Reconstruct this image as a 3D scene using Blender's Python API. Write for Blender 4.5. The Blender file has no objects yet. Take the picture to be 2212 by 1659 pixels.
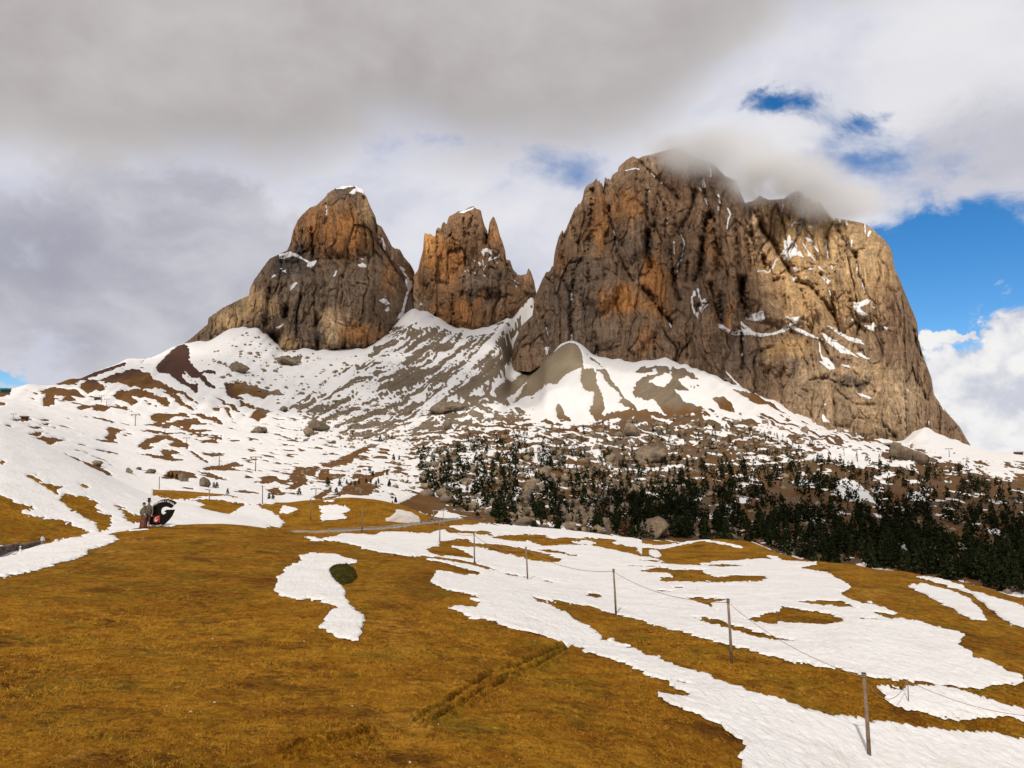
import bpy, bmesh, math, random
import numpy as np
from mathutils import Vector, Matrix
random.seed(7)
rng = np.random.default_rng(11)
scene = bpy.context.scene
COL = scene.collection
R = math.radians

# ------------------------------------------------------------------ camera
FPX, CX, CY = 1671.0, 1106.0, 829.5          # focal length and centre in pixels of a 2212 x 1659 view of the photo
PITCH = math.atan((1000.0 - CY) / FPX)       # eye level lies 170 px under the middle of the photo
EYE = 30.0
cam_d = bpy.data.cameras.new('camera')
cam = bpy.data.objects.new('camera', cam_d); COL.objects.link(cam)
cam.location = (0, 0, EYE)
cam.rotation_euler = (R(90) + PITCH, 0, 0)
cam_d.sensor_width = 36.0
cam_d.lens = 36.0 * FPX / 2212.0
cam_d.clip_start, cam_d.clip_end = 0.5, 30000
scene.camera = cam

# ------------------------------------------------------------------ sky, sun, exposure
SUN_AZ, SUN_EL = R(195.7), R(44)             # behind the camera, a little to its left
world = bpy.data.worlds.new('World'); scene.world = world
world.use_nodes = True
world.cycles.sampling_method = 'MANUAL'; world.cycles.sample_map_resolution = 256
sun_d = bpy.data.lights.new('sun', 'SUN')
sun_d.energy, sun_d.angle, sun_d.color = 3.1, R(0.8), (1.0, 0.91, 0.77)
sun = bpy.data.objects.new('sun', sun_d); COL.objects.link(sun)
sdir = Vector((math.sin(SUN_AZ) * math.cos(SUN_EL), math.cos(SUN_AZ) * math.cos(SUN_EL), math.sin(SUN_EL)))
sun.rotation_euler = (-sdir).to_track_quat('-Z', 'Y').to_euler()
sun.location = (-200, -600, 900)
vs = scene.view_settings
vs.view_transform, vs.look, vs.gamma, vs.use_curve_mapping = 'Standard', 'None', 1.0, False
vs.exposure = 0.0
scene.cycles.use_denoising = True
scene.cycles.max_bounces = 5
scene.cycles.diffuse_bounces = 2
scene.cycles.volume_bounces = 3
scene.cycles.transparent_max_bounces = 8
scene.cycles.caustics_reflective = scene.cycles.caustics_refractive = False

class NT:
    """tiny node-tree writer"""
    def __init__(s, tree): s.t = tree; s.n = tree.nodes; s.l = tree.links; s.n.clear()
    def a(s, typ, ins=None, **kw):
        n = s.n.new(typ)
        for k, v in kw.items(): setattr(n, k, v)
        for k, v in (ins or {}).items(): s.set(n, k, v)
        return n
    def set(s, n, k, v):
        sock = n.inputs[k]
        if isinstance(v, bpy.types.NodeSocket): s.l.new(v, sock)
        else: sock.default_value = v
    def m(s, op, a, b=None, c=None, clamp=False):
        n = s.n.new('ShaderNodeMath'); n.operation = op; n.use_clamp = clamp
        for i, v in enumerate((a, b, c)):
            if v is not None: s.set(n, i, v)
        return n.outputs[0]
    def vm(s, op, a, b=None):
        n = s.n.new('ShaderNodeVectorMath'); n.operation = op
        for i, v in enumerate((a, b)):
            if v is not None: s.set(n, i, v)
        return n
    def noise(s, vec, scale, detail=4, rough=0.55, dist=0.0):
        n = s.a('ShaderNodeTexNoise', {'Vector': vec, 'Scale': scale, 'Detail': detail, 'Roughness': rough, 'Distortion': dist})
        return n.outputs['Fac']
    def sm(s, v, lo, hi, a=0.0, b=1.0):
        n = s.a('ShaderNodeMapRange', {'Value': v, 'From Min': lo, 'From Max': hi, 'To Min': a, 'To Max': b}, interpolation_type='SMOOTHSTEP')
        return n.outputs[0]
    def mix(s, f, a, b, blend='MIX'):
        n = s.a('ShaderNodeMix', data_type='RGBA', blend_type=blend)
        s.set(n, 0, f); s.set(n, 6, a); s.set(n, 7, b)
        return n.outputs[2]
    def scl(s, vec, xyz, rot=(0, 0, 0)):
        n = s.a('ShaderNodeMapping', {'Vector': vec, 'Scale': xyz, 'Rotation': rot}); return n.outputs[0]

def build_sky():
    N = NT(world.node_tree)
    out = N.a('ShaderNodeOutputWorld')
    sky = N.a('ShaderNodeTexSky', sky_type='NISHITA', sun_disc=False, sun_elevation=SUN_EL, sun_rotation=SUN_AZ,
              altitude=2200, air_density=1.0, dust_density=0.3, ozone_density=2.5)
    d = N.vm('NORMALIZE', N.a('ShaderNodeTexCoord').outputs['Generated']).outputs[0]
    sp = N.a('ShaderNodeSeparateXYZ', {0: d})
    x, y, z = sp.outputs
    az = N.m('MULTIPLY', N.m('ARCTAN2', x, y), 57.2958)          # degrees, 0 straight ahead
    el = N.m('MULTIPLY', N.m('ARCSINE', z), 57.2958)
    def pix(u, v):   # direction of a photo pixel -> az, el in degrees
        dd, _, _ = ray(u, v); return math.degrees(math.atan2(dd[0], dd[1])), math.degrees(math.asin(dd[2]))
    wn = N.a('ShaderNodeTexNoise', {'Vector': N.scl(d, (1, 1, 1.4)), 'Scale': 8.0, 'Detail': 6, 'Roughness': 0.62, 'Distortion': 0.4}).outputs['Color']
    wsep = N.a('ShaderNodeSeparateColor', {0: wn}).outputs
    azw = N.m('ADD', az, N.m('MULTIPLY', N.m('SUBTRACT', wsep[0], 0.5), 13.0)); elw = N.m('ADD', el, N.m('MULTIPLY', N.m('SUBTRACT', wsep[1], 0.5), 8.0))
    def blob(u, v, ru, rv, warp=None, soft=1.0):
        a0, e0 = pix(u, v); s = 57.2958 / FPX
        da = N.m('DIVIDE', N.m('SUBTRACT', azw, a0), ru * s); de = N.m('DIVIDE', N.m('SUBTRACT', elw, e0), rv * s)
        r2 = N.m('ADD', N.m('MULTIPLY', da, da), N.m('MULTIPLY', de, de))
        return N.m('POWER', 2.718, N.m('MULTIPLY', r2, -soft))
    def add(*v):
        r = v[0]
        for q in v[1:]: r = N.m('ADD', r, q)
        return r
    def k(v, c): return N.m('MULTIPLY', v, c)
    def ctr(v, c): return N.m('MULTIPLY', N.m('SUBTRACT', v, 0.5), c)
    n1 = N.noise(N.scl(d, (1, 1, 2.2)), 2.6, 5, 0.5, 0.3)
    n2 = N.noise(N.scl(d, (1, 1, 1.7), (0.3, 0.2, 0.5)), 6.0, 7, 0.52, 0.35)
    n3 = N.noise(N.scl(d, (1, 1, 1.3), (0.9, 0.1, 0.2)), 20, 7, 0.6, 0.3)
    bil = N.noise(N.scl(d, (1, 1, 1.15), (0.2, 0.7, 0.1)), 30, 6, 0.55, 0.25)
    # lower rim of the dark cloud bank, as elevation over azimuth
    rim_px = [(-700, 330), (0, 262), (150, 300), (330, 330), (520, 345), (660, 322), (760, 292), (900, 285), (1100, 290), (1250, 285), (1400, 235), (1500, 150), (1600, 60), (1750, -60), (2400, -200)]
    fc = N.a('ShaderNodeFloatCurve'); cu = fc.mapping.curves[0]
    pts = sorted([(max(0, min(1, (pix(u, v)[0] + 60) / 120)), max(0, min(1, pix(u, v)[1] / 60))) for u, v in rim_px])
    while len(cu.points) > 2: cu.points.remove(cu.points[1])
    cu.points[0].location = (0, pts[0][1]); cu.points[1].location = (1, pts[-1][1])
    for q in pts: cu.points.new(*q)
    fc.mapping.update()
    N.set(fc, 'Value', N.m('DIVIDE', N.m('ADD', az, 60.0), 120.0))
    rim = N.m('MULTIPLY', fc.outputs[0], 60.0)
    above = add(N.m('SUBTRACT', el, rim), ctr(n1, 9.0), ctr(n2, 7.0), ctr(n3, 1.6))
    dark = N.sm(above, -2.6, 3.4)
    deep = N.m('MULTIPLY', dark, N.sm(add(k(above, -0.16), ctr(n1, 1.6), ctr(n2, 0.7)), -1.9, 0.35))
    # thin veils: blue shows through where the cover is thin
    holes = add(k(blob(2030, 560, 190, 75), 1.15), k(blob(2150, 650, 170, 70), 0.8), k(blob(1690, 218, 85, 46), 0.75),
                k(blob(1870, 250, 75, 30), 0.50), k(blob(1985, 740, 90, 130), 0.8), k(blob(1160, 365, 200, 70), 0.30),
                k(blob(800, 305, 190, 40), 0.16), k(blob(1850, 350, 150, 50), 0.40), k(blob(15, 832, 70, 22), 0.85), k(blob(2080, 460, 90, 60), 0.25), k(blob(700, 560, 60, 160), 0.20))
    fills = add(k(blob(2180, 770, 110, 100), 1.3), k(blob(2130, 930, 150, 85), 1.2), k(blob(2035, 880, 45, 60), 0.8), k(blob(1985, 745, 22, 18), 0.7),
                k(blob(2040, 590, 100, 26), 0.35), k(blob(2040, 655, 60, 12), 0.35))
    left = add(k(blob(250, 620, 430, 210), 1.0), k(blob(420, 480, 190, 120), 0.5))
    holes = N.m('MULTIPLY', holes, add(0.55, n3))
    cov = add(N.m('SUBTRACT', add(0.86, fills, k(dark, 0.5), k(left, 0.25)), holes), ctr(n1, 0.5), ctr(n2, 1.05), ctr(n3, 0.5))
    mask = N.sm(cov, 0.18, 0.72)
    # colour of the cloud: pale lavender veil, white rims, warm grey bank
    lum = add(ctr(n2, 2.6), ctr(n3, 0.7), ctr(n1, 1.4))
    base = N.mix(N.sm(lum, -0.75, 0.75), (0.60, 0.62, 0.745, 1), (0.86, 0.86, 0.905, 1))
    base = N.mix(N.m('MULTIPLY', N.sm(add(left, ctr(n2, 1.3), ctr(n3, 0.5)), 0.30, 0.72), 0.92), base, N.mix(N.sm(lum, -0.7, 0.7), (0.40, 0.40, 0.475, 1), (0.66, 0.66, 0.72, 1)))
    bright = add(k(blob(2060, 130, 210, 150), 1.0), k(blob(1720, 330, 150, 70), 0.6))
    base = N.mix(N.m('MULTIPLY', N.sm(bright, 0.15, 0.9), 0.75), base, (0.90, 0.89, 0.91, 1))
    base = N.mix(k(blob(2170, 320, 120, 80), 0.55), base, (0.52, 0.51, 0.55, 1))
    base = N.mix(dark, base, N.mix(N.sm(lum, -0.9, 0.9), (0.50, 0.47, 0.46, 1), (0.66, 0.63, 0.63, 1)))
    base = N.mix(deep, base, N.mix(N.sm(lum, -0.9, 0.9), (0.405, 0.378, 0.372, 1), (0.55, 0.52, 0.515, 1)))
    cum = add(k(blob(2180, 770, 115, 105), 1.0), k(blob(2130, 930, 160, 90), 1.0), k(blob(2035, 880, 50, 60), 0.8), k(blob(1985, 745, 25, 20), 0.8), 0.0)
    cum = N.m('ADD', cum, N.m('MULTIPLY', add(ctr(bil, 1.6), ctr(n3, 0.6)), N.sm(cum, 0.05, 0.4)))
    cm = N.sm(cum, 0.28, 0.60)
    cumc = N.mix(N.sm(add(ctr(bil, 2.4), ctr(n3, 1.4), k(blob(2190, 860, 130, 45), -0.5)), -0.75, 0.25), (0.66, 0.68, 0.77, 1), (0.98, 0.975, 0.965, 1))
    base = N.mix(cm, base, cumc)
    blue = N.a('ShaderNodeHueSaturation', {'Color': sky.outputs[0], 'Saturation': 1.35, 'Value': 1.0})
    b_sky = N.a('ShaderNodeBackground', {'Color': blue.outputs[0], 'Strength': 0.12})
    b_cl = N.a('ShaderNodeBackground', {'Color': base, 'Strength': 0.92})
    fac = N.m('MAXIMUM', mask, cm)
    mx = N.a('ShaderNodeMixShader', {0: fac, 1: b_sky.outputs[0], 2: b_cl.outputs[0]})
    N.l.new(mx.outputs[0], out.inputs[0])

# ------------------------------------------------------------------ projection helpers
cp, sp_ = math.cos(PITCH), math.sin(PITCH)
def ray(u, v):
    """unit direction of photo pixel, azimuth, slope (height per horizontal metre)"""
    a = (np.asarray(u, float) - CX) / FPX; b = (CY - np.asarray(v, float)) / FPX
    X = a; Y = cp - b * sp_; Z = sp_ + b * cp
    h = np.hypot(X, Y); n = np.sqrt(h * h + Z * Z)
    return (X / n, Y / n, Z / n), np.arctan2(X, Y), Z / h
def project(P):
    X, Y, Z = P[..., 0], P[..., 1], P[..., 2] - EYE
    f = Y * cp + Z * sp_; up = -Y * sp_ + Z * cp
    f = np.where(f < 0.1, 0.1, f)
    return CX + FPX * X / f, CY - FPX * up / f
def place(u, v, d):
    dd, az, s = ray(u, v); return np.stack([np.sin(az) * d, np.cos(az) * d, EYE + s * d], -1)
def crop(ox, oy, sc):
    kk = 2212.0 / 3225.0
    return lambda pts: [((ox + px / sc) * kk, (oy + py / sc) * kk) for px, py in pts]
c1 = crop(0, 1000, 2.4578); c2 = crop(700, 500, 2.0109); c3 = crop(1600, 400, 2.0109); c6 = crop(0, 1500, 3.6867)
c7 = crop(700, 1300, 2.0109); c8 = crop(1300, 1200, 2.0109); d1 = crop(2200, 1250, 2.158); d2 = crop(800, 1550, 2.0109)
d4 = crop(0, 1700, 1.3012); e1 = crop(550, 550, 2.765); e2 = crop(1200, 600, 3.6867); e3 = crop(1650, 450, 3.6867)
e4 = crop(1550, 850, 2.765); e5 = crop(2200, 550, 3.16); e6 = crop(2250, 950, 2.4578); e7 = crop(500, 1000, 2.765)
z1 = crop(1000, 1600, 2.212); z2 = crop(1900, 1620, 2.765); z3 = crop(2425, 1700, 2.765); z4 = crop(1700, 1950, 2.765)
z5 = crop(2400, 2000, 2.6812); z6 = crop(450, 1450, 2.765); z7 = crop(0, 1150, 3.16); vv = lambda p: p

# ------------------------------------------------------------------ numpy noise
_perm = np.concatenate([np.random.default_rng(3).permutation(256)] * 3).astype(np.int32)
_g2 = np.stack([np.cos(np.arange(16) * math.pi / 8), np.sin(np.arange(16) * math.pi / 8)], -1)
_g3 = np.random.default_rng(5).normal(size=(64, 3)); _g3 /= np.linalg.norm(_g3, axis=1)[:, None]
def _fade(t): return t * t * t * (t * (t * 6 - 15) + 10)
def perlin2(x, y):
    xi = np.floor(x).astype(np.int64); yi = np.floor(y).astype(np.int64)
    xf = x - xi; yf = y - yi; xi &= 255; yi &= 255
    u, v = _fade(xf), _fade(yf)
    def g(ix, iy, fx, fy):
        h = _g2[_perm[_perm[ix] + iy] & 15]; return h[..., 0] * fx + h[..., 1] * fy
    a = g(xi, yi, xf, yf); b = g(xi + 1, yi, xf - 1, yf); c = g(xi, yi + 1, xf, yf - 1); d = g(xi + 1, yi + 1, xf - 1, yf - 1)
    return (a + (b - a) * u + ((c + (d - c) * u) - (a + (b - a) * u)) * v) * 1.5
def perlin3(x, y, z):
    xi = np.floor(x).astype(np.int64); yi = np.floor(y).astype(np.int64); zi = np.floor(z).astype(np.int64)
    xf = x - xi; yf = y - yi; zf = z - zi; xi &= 255; yi &= 255; zi &= 255
    u, v, w = _fade(xf), _fade(yf), _fade(zf)
    def g(i, j, k, fx, fy, fz):
        h = _g3[_perm[_perm[_perm[i] + j] + k] & 63]; return h[..., 0] * fx + h[..., 1] * fy + h[..., 2] * fz
    def L(a, b, t): return a + (b - a) * t
    r0 = L(L(g(xi, yi, zi, xf, yf, zf), g(xi + 1, yi, zi, xf - 1, yf, zf), u),
           L(g(xi, yi + 1, zi, xf, yf - 1, zf), g(xi + 1, yi + 1, zi, xf - 1, yf - 1, zf), u), v)
    r1 = L(L(g(xi, yi, zi + 1, xf, yf, zf - 1), g(xi + 1, yi, zi + 1, xf - 1, yf, zf - 1), u),
           L(g(xi, yi + 1, zi + 1, xf, yf - 1, zf - 1), g(xi + 1, yi + 1, zi + 1, xf - 1, yf - 1, zf - 1), u), v)
    return L(r0, r1, w) * 1.6
def fbm2(x, y, o=4, g=0.5):
    r = 0; a = 1.0; t = 0
    for i in range(o): r = r + a * perlin2(x + 17.3 * i, y - 9.1 * i); t += a; a *= g; x = x * 2.03; y = y * 2.03
    return r / t
def ridge2(x, y, o=4, g=0.5):
    r = 0; a = 1.0; t = 0
    for i in range(o): r = r + a * (1 - 2 * np.abs(perlin2(x + 7.7 * i, y + 3.3 * i))); t += a; a *= g; x = x * 2.03; y = y * 2.03
    return r / t
def fbm3(x, y, z, o=3, g=0.5):
    r = 0; a = 1.0; t = 0
    for i in range(o): r = r + a * perlin3(x + 5.1 * i, y, z - 3.7 * i); t += a; a *= g; x = x * 2.03; y = y * 2.03; z = z * 2.03
    return r / t
def worley2(x, y, seed=0):
    """nearest-cell value, and distance difference to the second nearest (0 on the joints)"""
    xi = np.floor(x).astype(np.int64); yi = np.floor(y).astype(np.int64)
    d1w = np.full(x.shape, 9.0); d2w = np.full(x.shape, 9.0); val = np.zeros(x.shape)
    for a in (-1, 0, 1):
        for b in (-1, 0, 1):
            cx_, cy_ = xi + a, yi + b
            h = _perm[(_perm[(cx_ + seed) & 255] + cy_) & 255]
            px_ = cx_ + 0.15 + 0.7 * (h & 15) / 15.0; py_ = cy_ + 0.15 + 0.7 * (h >> 4) / 15.0
            dd = np.hypot(x - px_, y - py_); nearer = dd < d1w
            d2w = np.where(nearer, d1w, np.minimum(d2w, dd)); val = np.where(nearer, _perm[h] / 255.0, val); d1w = np.where(nearer, dd, d1w)
    return val, d2w - d1w
def sstep(x, lo, hi):
    t = np.clip((x - lo) / (hi - lo), 0, 1); return t * t * (3 - 2 * t)

# ------------------------------------------------------------------ polygon and polyline distance in photo pixels
def poly_sdf(U, V, poly, pad=14.0):
    """signed distance, positive inside; -pad far outside"""
    P = np.asarray(poly, float); out = np.full(U.shape, -pad)
    lo = P.min(0) - pad; hi = P.max(0) + pad
    sel = (U > lo[0]) & (U < hi[0]) & (V > lo[1]) & (V < hi[1])
    if not sel.any(): return out
    u = U[sel]; v = V[sel]; dmin = np.full(u.shape, 1e9); ins = np.zeros(u.shape, bool)
    for i in range(len(P)):
        ax, ay = P[i]; bx, by = P[(i + 1) % len(P)]
        ex, ey = bx - ax, by - ay; l2 = ex * ex + ey * ey + 1e-9
        t = np.clip(((u - ax) * ex + (v - ay) * ey) / l2, 0, 1)
        dmin = np.minimum(dmin, (u - ax - t * ex) ** 2 + (v - ay - t * ey) ** 2)
        if ay != by:
            c = ((ay > v) != (by > v)) & (u < ex * (v - ay) / (by - ay) + ax); ins ^= c
    out[sel] = np.where(ins, np.sqrt(dmin), -np.sqrt(dmin)); return out
def line_dist(U, V, pts, pad=60.0):
    P = np.asarray(pts, float); out = np.full(U.shape, 1e3)
    lo = P.min(0) - pad; hi = P.max(0) + pad
    sel = (U > lo[0]) & (U < hi[0]) & (V > lo[1]) & (V < hi[1])
    if not sel.any(): return out
    u = U[sel]; v = V[sel]; dm = np.full(u.shape, 1e9)
    for i in range(len(P) - 1):
        ax, ay = P[i]; ex, ey = P[i + 1] - P[i]; l2 = ex * ex + ey * ey + 1e-9
        t = np.clip(((u - ax) * ex + (v - ay) * ey) / l2, 0, 1)
        dm = np.minimum(dm, (u - ax - t * ex) ** 2 + (v - ay - t * ey) ** 2)
    out[sel] = np.sqrt(dm); return out

# ------------------------------------------------------------------ mesh helpers
def mesh_from(name, V, faces_by_n, mat=None, cols=None, smooth=True, parent=None, link=True):
    """faces_by_n: list of (k, n) int arrays"""
    V = np.ascontiguousarray(V, np.float32)
    me = bpy.data.meshes.new(name)
    me.vertices.add(len(V)); me.vertices.foreach_set('co', V.ravel())
    loops = np.concatenate([f.ravel() for f in faces_by_n]).astype(np.int32)
    sizes = np.concatenate([np.full(len(f), f.shape[1], np.int32) for f in faces_by_n])
    starts = np.concatenate([[0], np.cumsum(sizes)[:-1]]).astype(np.int32)
    me.loops.add(len(loops)); me.loops.foreach_set('vertex_index', loops)
    me.polygons.add(len(sizes)); me.polygons.foreach_set('loop_start', starts)
    me.polygons.foreach_set('loop_total', sizes)
    if smooth: me.polygons.foreach_set('use_smooth', np.ones(len(sizes), bool))
    if cols is not None:
        at = me.color_attributes.new('Col', 'FLOAT_COLOR', 'POINT')
        c4 = np.ones((len(V), 4), np.float32); c4[:, :cols.shape[1]] = cols
        at.data.foreach_set('color', c4.ravel())
    me.update(calc_edges=True); me.validate()
    if mat: me.materials.append(mat)
    if not link: return me
    o = bpy.data.objects.new(name, me); COL.objects.link(o)
    if parent: o.parent = parent
    return o
def grid_faces(r, c, wrap=False):
    i = np.arange(r * c).reshape(r, c)
    if wrap: i = np.concatenate([i, i[:, :1]], 1)
    return np.stack([i[:-1, :-1], i[:-1, 1:], i[1:, 1:], i[1:, :-1]], -1).reshape(-1, 4)
def march(P, F, off, cell_ok=None):
    """cut the part of grid P (r,c,3) where F>0 out as a mesh; off (r,c,3) is added inside"""
    r, c = F.shape
    ins = F > 0
    Pv = (P + off).reshape(-1, 3)
    gid = np.arange(r * c).reshape(r, c)
    V = [Pv]; n0 = r * c
    def cross(a, b, fa, fb):
        t = (fa / (fa - fb))[:, None]
        return P.reshape(-1, 3)[a] * (1 - t) + P.reshape(-1, 3)[b] * t + 0.45 * (off.reshape(-1, 3)[a] * (1 - t) + off.reshape(-1, 3)[b] * t)
    hx = ins[:, :-1] != ins[:, 1:]; hid = np.full(hx.shape, -1)
    a = gid[:, :-1][hx]; b = gid[:, 1:][hx]; Ff = F.ravel()
    hid[hx] = n0 + np.arange(len(a)); V.append(cross(a, b, Ff[a], Ff[b])); n0 += len(a)
    vx = ins[:-1] != ins[1:]; vid = np.full(vx.shape, -1)
    a = gid[:-1][vx]; b = gid[1:][vx]
    vid[vx] = n0 + np.arange(len(a)); V.append(cross(a, b, Ff[a], Ff[b]))
    V = np.concatenate(V)
    case = ins[:-1, :-1] * 1 + ins[:-1, 1:] * 2 + ins[1:, 1:] * 4 + ins[1:, :-1] * 8
    if cell_ok is not None: case = np.where(cell_ok, case, 0)
    cr = [gid[:-1, :-1], gid[:-1, 1:], gid[1:, 1:], gid[1:, :-1]]
    ed = [hid[:-1], vid[:, 1:], hid[1:], vid[:, :-1]]
    faces = {}
    for k in range(1, 16):
        s = case == k
        if not s.any(): continue
        idx = []
        for q in range(4):
            i0 = (k >> q) & 1; i1 = (k >> ((q + 1) % 4)) & 1
            if i0: idx.append(cr[q][s])
            if i0 != i1: idx.append(ed[q][s])
        f = np.stack(idx, -1); faces.setdefault(f.shape[1], []).append(f)
    if not faces: return None, None
    fl = [np.concatenate(v) for v in faces.values()]
    used = np.zeros(len(V), bool)
    for f in fl: used[f.ravel()] = True
    remap = np.cumsum(used) - 1
    return V[used], [remap[f] for f in fl]
def tag(o, label=None, cat=None, group=None, kind=None):
    if label: o['label'] = label
    if cat: o['category'] = cat
    if group: o['group'] = group
    if kind: o['kind'] = kind
    return o
build_sky()
# ------------------------------------------------------------------ terrain: range/height knots along the lines of the land
# every line: (photo x, photo y, horizontal distance in metres), from the meadow under the camera to the foot of the walls
LINES = [
 [(-200,1659,22),(0,1659,22),(400,1659,21),(800,1659,21),(1106,1659,21.5),(1400,1659,25),(1600,1659,29),(1880,1659,35.5),(2212,1659,42),(2400,1659,46)],
 [(-200,1450,33),(0,1450,33),(400,1450,34),(800,1450,35),(1106,1455,37),(1250,1450,40),(1580,1435,46.5),(1880,1500,45),(2212,1500,53),(2400,1500,58)],
 [(-200,1300,58),(0,1300,58),(400,1300,59),(700,1300,58),(900,1310,56),(1106,1310,58),(1331,1328,66),(1580,1340,64),(1880,1370,62),(2212,1380,74),(2400,1390,78)],
 [(-200,1260,70),(0,1245,77),(200,1200,92),(400,1190,95),(700,1220,86),(900,1250,76),(1000,1255,80),(1140,1255,92),(1331,1260,94),(1580,1265,92),(1880,1290,87),(2212,1330,92),(2400,1360,90)],
 [(-200,1240,90),(0,1205,100),(91,1180,113),(200,1160,122),(310,1136,130),(420,1131,132),(520,1133,130),(620,1148,128),(720,1160,122),(830,1180,115),(940,1208,101),(1000,1222,100),(1140,1220,112),(1331,1220,125),(1580,1228,124),(1880,1256,108),(2212,1312,99),(2400,1345,96)],
 [(-200,1262,104),(0,1220,111),(91,1184,124),(200,1166,134),(310,1146,150),(420,1150,158),(520,1158,160),(620,1166,160),(720,1172,150),(830,1184,122),(940,1200,112),(1000,1205,118),(1140,1192,148),(1331,1196,158),(1580,1206,150),(1880,1242,116),(2212,1304,104),(2400,1343,100)],
 [(-200,850,300),(0,920,270),(100,965,260),(250,1040,240),(330,1075,230),(400,1092,220),(520,1118,205),(600,1142,192),(720,1148,186),(830,1146,190),(950,1140,200),(1000,1136,208),(1140,1165,190),(1331,1181,186),(1500,1192,176),(1580,1194,168),(1690,1212,152),(1880,1232,124),(2212,1300,107),(2400,1342,103)],
 [(-200,870,340),(0,932,310),(100,976,300),(250,1048,275),(330,1079,255),(400,1094,240),(520,1117,222),(600,1136,208),(720,1126,214),(830,1124,218),(950,1131,222),(1000,1130,232),(1140,1152,218),(1331,1173,204),(1500,1186,188),(1580,1186,180),(1690,1205,160),(1880,1229,129),(2212,1298,109),(2400,1341,105)],
 [(-200,880,400),(0,935,360),(100,975,350),(250,1040,330),(320,1058,305),(400,1061,300),(480,1066,290),(530,1078,280),(610,1087,268),(681,1079,266),(726,1076,264),(787,1076,264),(866,1090,262),(924,1117,258),(992,1122,262),(1060,1131,262),(1140,1140,252),(1250,1150,240),(1350,1165,222),(1450,1172,210),(1500,1175,202),(1560,1168,195),(1620,1174,190),(1690,1198,170),(1760,1215,152),(1850,1222,138),(1950,1235,132),(2100,1266,121),(2212,1296,112),(2400,1340,108)],
 [(-200,880,470),(0,930,460),(250,1042,400),(320,1066,350),(400,1072,340),(530,1086,320),(610,1098,310),(726,1092,310),(787,1092,310),(866,1106,310),(924,1130,310),(992,1138,310),(1060,1150,320),(1140,1165,330),(1250,1180,330),(1350,1205,320),(1560,1225,300),(1690,1270,270),(1850,1310,240),(2100,1360,215),(2212,1400,205),(2400,1440,200)],
 [(-200,870,560),(0,915,560),(250,1025,480),(320,1050,430),(400,1056,400),(530,1070,390),(610,1078,390),(681,1073,400),(787,1070,420),(866,1084,430),(924,1108,440),(992,1116,450),(1140,1138,440),(1350,1170,470),(1560,1185,470),(1690,1215,460),(1850,1250,440),(2212,1330,400),(2400,1370,390)],
 [(-200,865,750),(0,893,720),(250,980,700),(500,1012,660),(700,1022,600),(900,1045,570),(1140,1092,550),(1350,1112,590),(1560,1112,640),(1850,1135,640),(2212,1190,600),(2400,1220,600)],
 [(-200,855,1050),(0,868,1020),(250,925,980),(500,958,920),(700,962,900),(900,982,850),(1140,1002,840),(1350,1032,840),(1560,1032,880),(1850,1042,880),(2212,1085,880),(2400,1100,880)],
 [(-200,850,1300),(0,855,1250),(100,848,1280),(250,862,1250),(420,868,1280),(600,882,1290),(750,882,1290),(900,912,1200),(1040,920,1130),(1140,925,1130),(1350,928,1180),(1560,938,1200),(1700,935,1280),(1850,962,1280),(2000,985,1280),(2212,1012,1280),(2400,1030,1300)],
 [(-200,850,1360),(0,851,1340),(112,838,1400),(268,812,1480),(396,792,1560),(500,770,1560),(610,790,1540),(725,790,1540),(836,768,1560),(895,742,1640),(985,770,1560),(1060,768,1580),(1085,772,1640),(1102,784,1830),(1145,792,1850),(1165,785,1800),(1180,778,1690),(1202,775,1640),(1234,768,1590),(1281,790,1540),(1366,800,1500),(1440,797,1500),(1534,830,1470),(1612,862,1460),(1739,912,1460),(1836,945,1460),(1948,968,1470),(2001,950,1500),(2060,965,1600),(2101,975,1700),(2212,993,1700),(2400,1012,1750)],
 [(-200,850,1420),(0,848,1420),(25,842,1450),(112,831,1500),(181,814,1560),(268,784,1660),(326,774,1720),(396,744,1810),(450,742,1790),(500,712,1790),(560,704,1790),(610,760,1700),(660,756,1700),(725,757,1700),(790,752,1720),(836,727,1780),(862,695,1850),(880,676,1890),(895,668,1910),(905,672,1930),(940,684,1940),(985,712,1920),(1050,712,1920),(1090,690,1950),(1137,646,2040),(1158,640,2060),(1170,772,1860),(1202,762,1700),(1234,738,1690),(1281,770,1640),(1366,784,1600),(1440,777,1590),(1534,811,1560),(1612,845,1540),(1669,867,1530),(1739,900,1520),(1836,936,1520),(1948,960,1540),(1970,935,1600),(2001,928,1660),(2060,953,1800),(2101,969,1950),(2150,977,2050),(2212,985,2100),(2400,1000,2100)],
 [(-200,862,1700),(0,862,1700),(112,850,1800),(268,810,1950),(396,775,2050),(560,735,2000),(725,770,1900),(880,690,2150),(895,690,2150),(940,700,2150),(1050,730,2120),(1150,650,2200),(1234,760,1900),(1440,800,1800),(1739,920,1750),(1948,975,1800),(2101,985,2200),(2212,1000,2400),(2400,1010,2400)],
]
AZF = np.concatenate([np.linspace(R(-180), R(-60), 14)[:-1], np.linspace(R(-60), R(-36.2), 20)[:-1], np.linspace(R(-36.2), R(36.2), 640), np.linspace(R(36.2), R(60), 20)[1:], np.linspace(R(60), R(180), 14)[1:]])
def lg(a, b, n): return np.exp(np.linspace(math.log(a), math.log(b), n))
DR = np.concatenate([lg(0.6, 15, 26)[:-1], lg(15, 60, 240)[:-1], lg(60, 135, 170)[:-1], lg(135, 320, 140)[:-1], lg(320, 2150, 310)[:-1], lg(2150, 9000, 14)])
NR, NC = len(DR), len(AZF)
def line_on(azs, L):
    A = np.asarray(L, float); _, a, s = ray(A[:, 0], A[:, 1])
    # smooth interpolation across the view
    def it(y):
        r = np.interp(azs, a, y); return r
    return it(s), np.exp(it(np.log(A[:, 2])))
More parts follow.
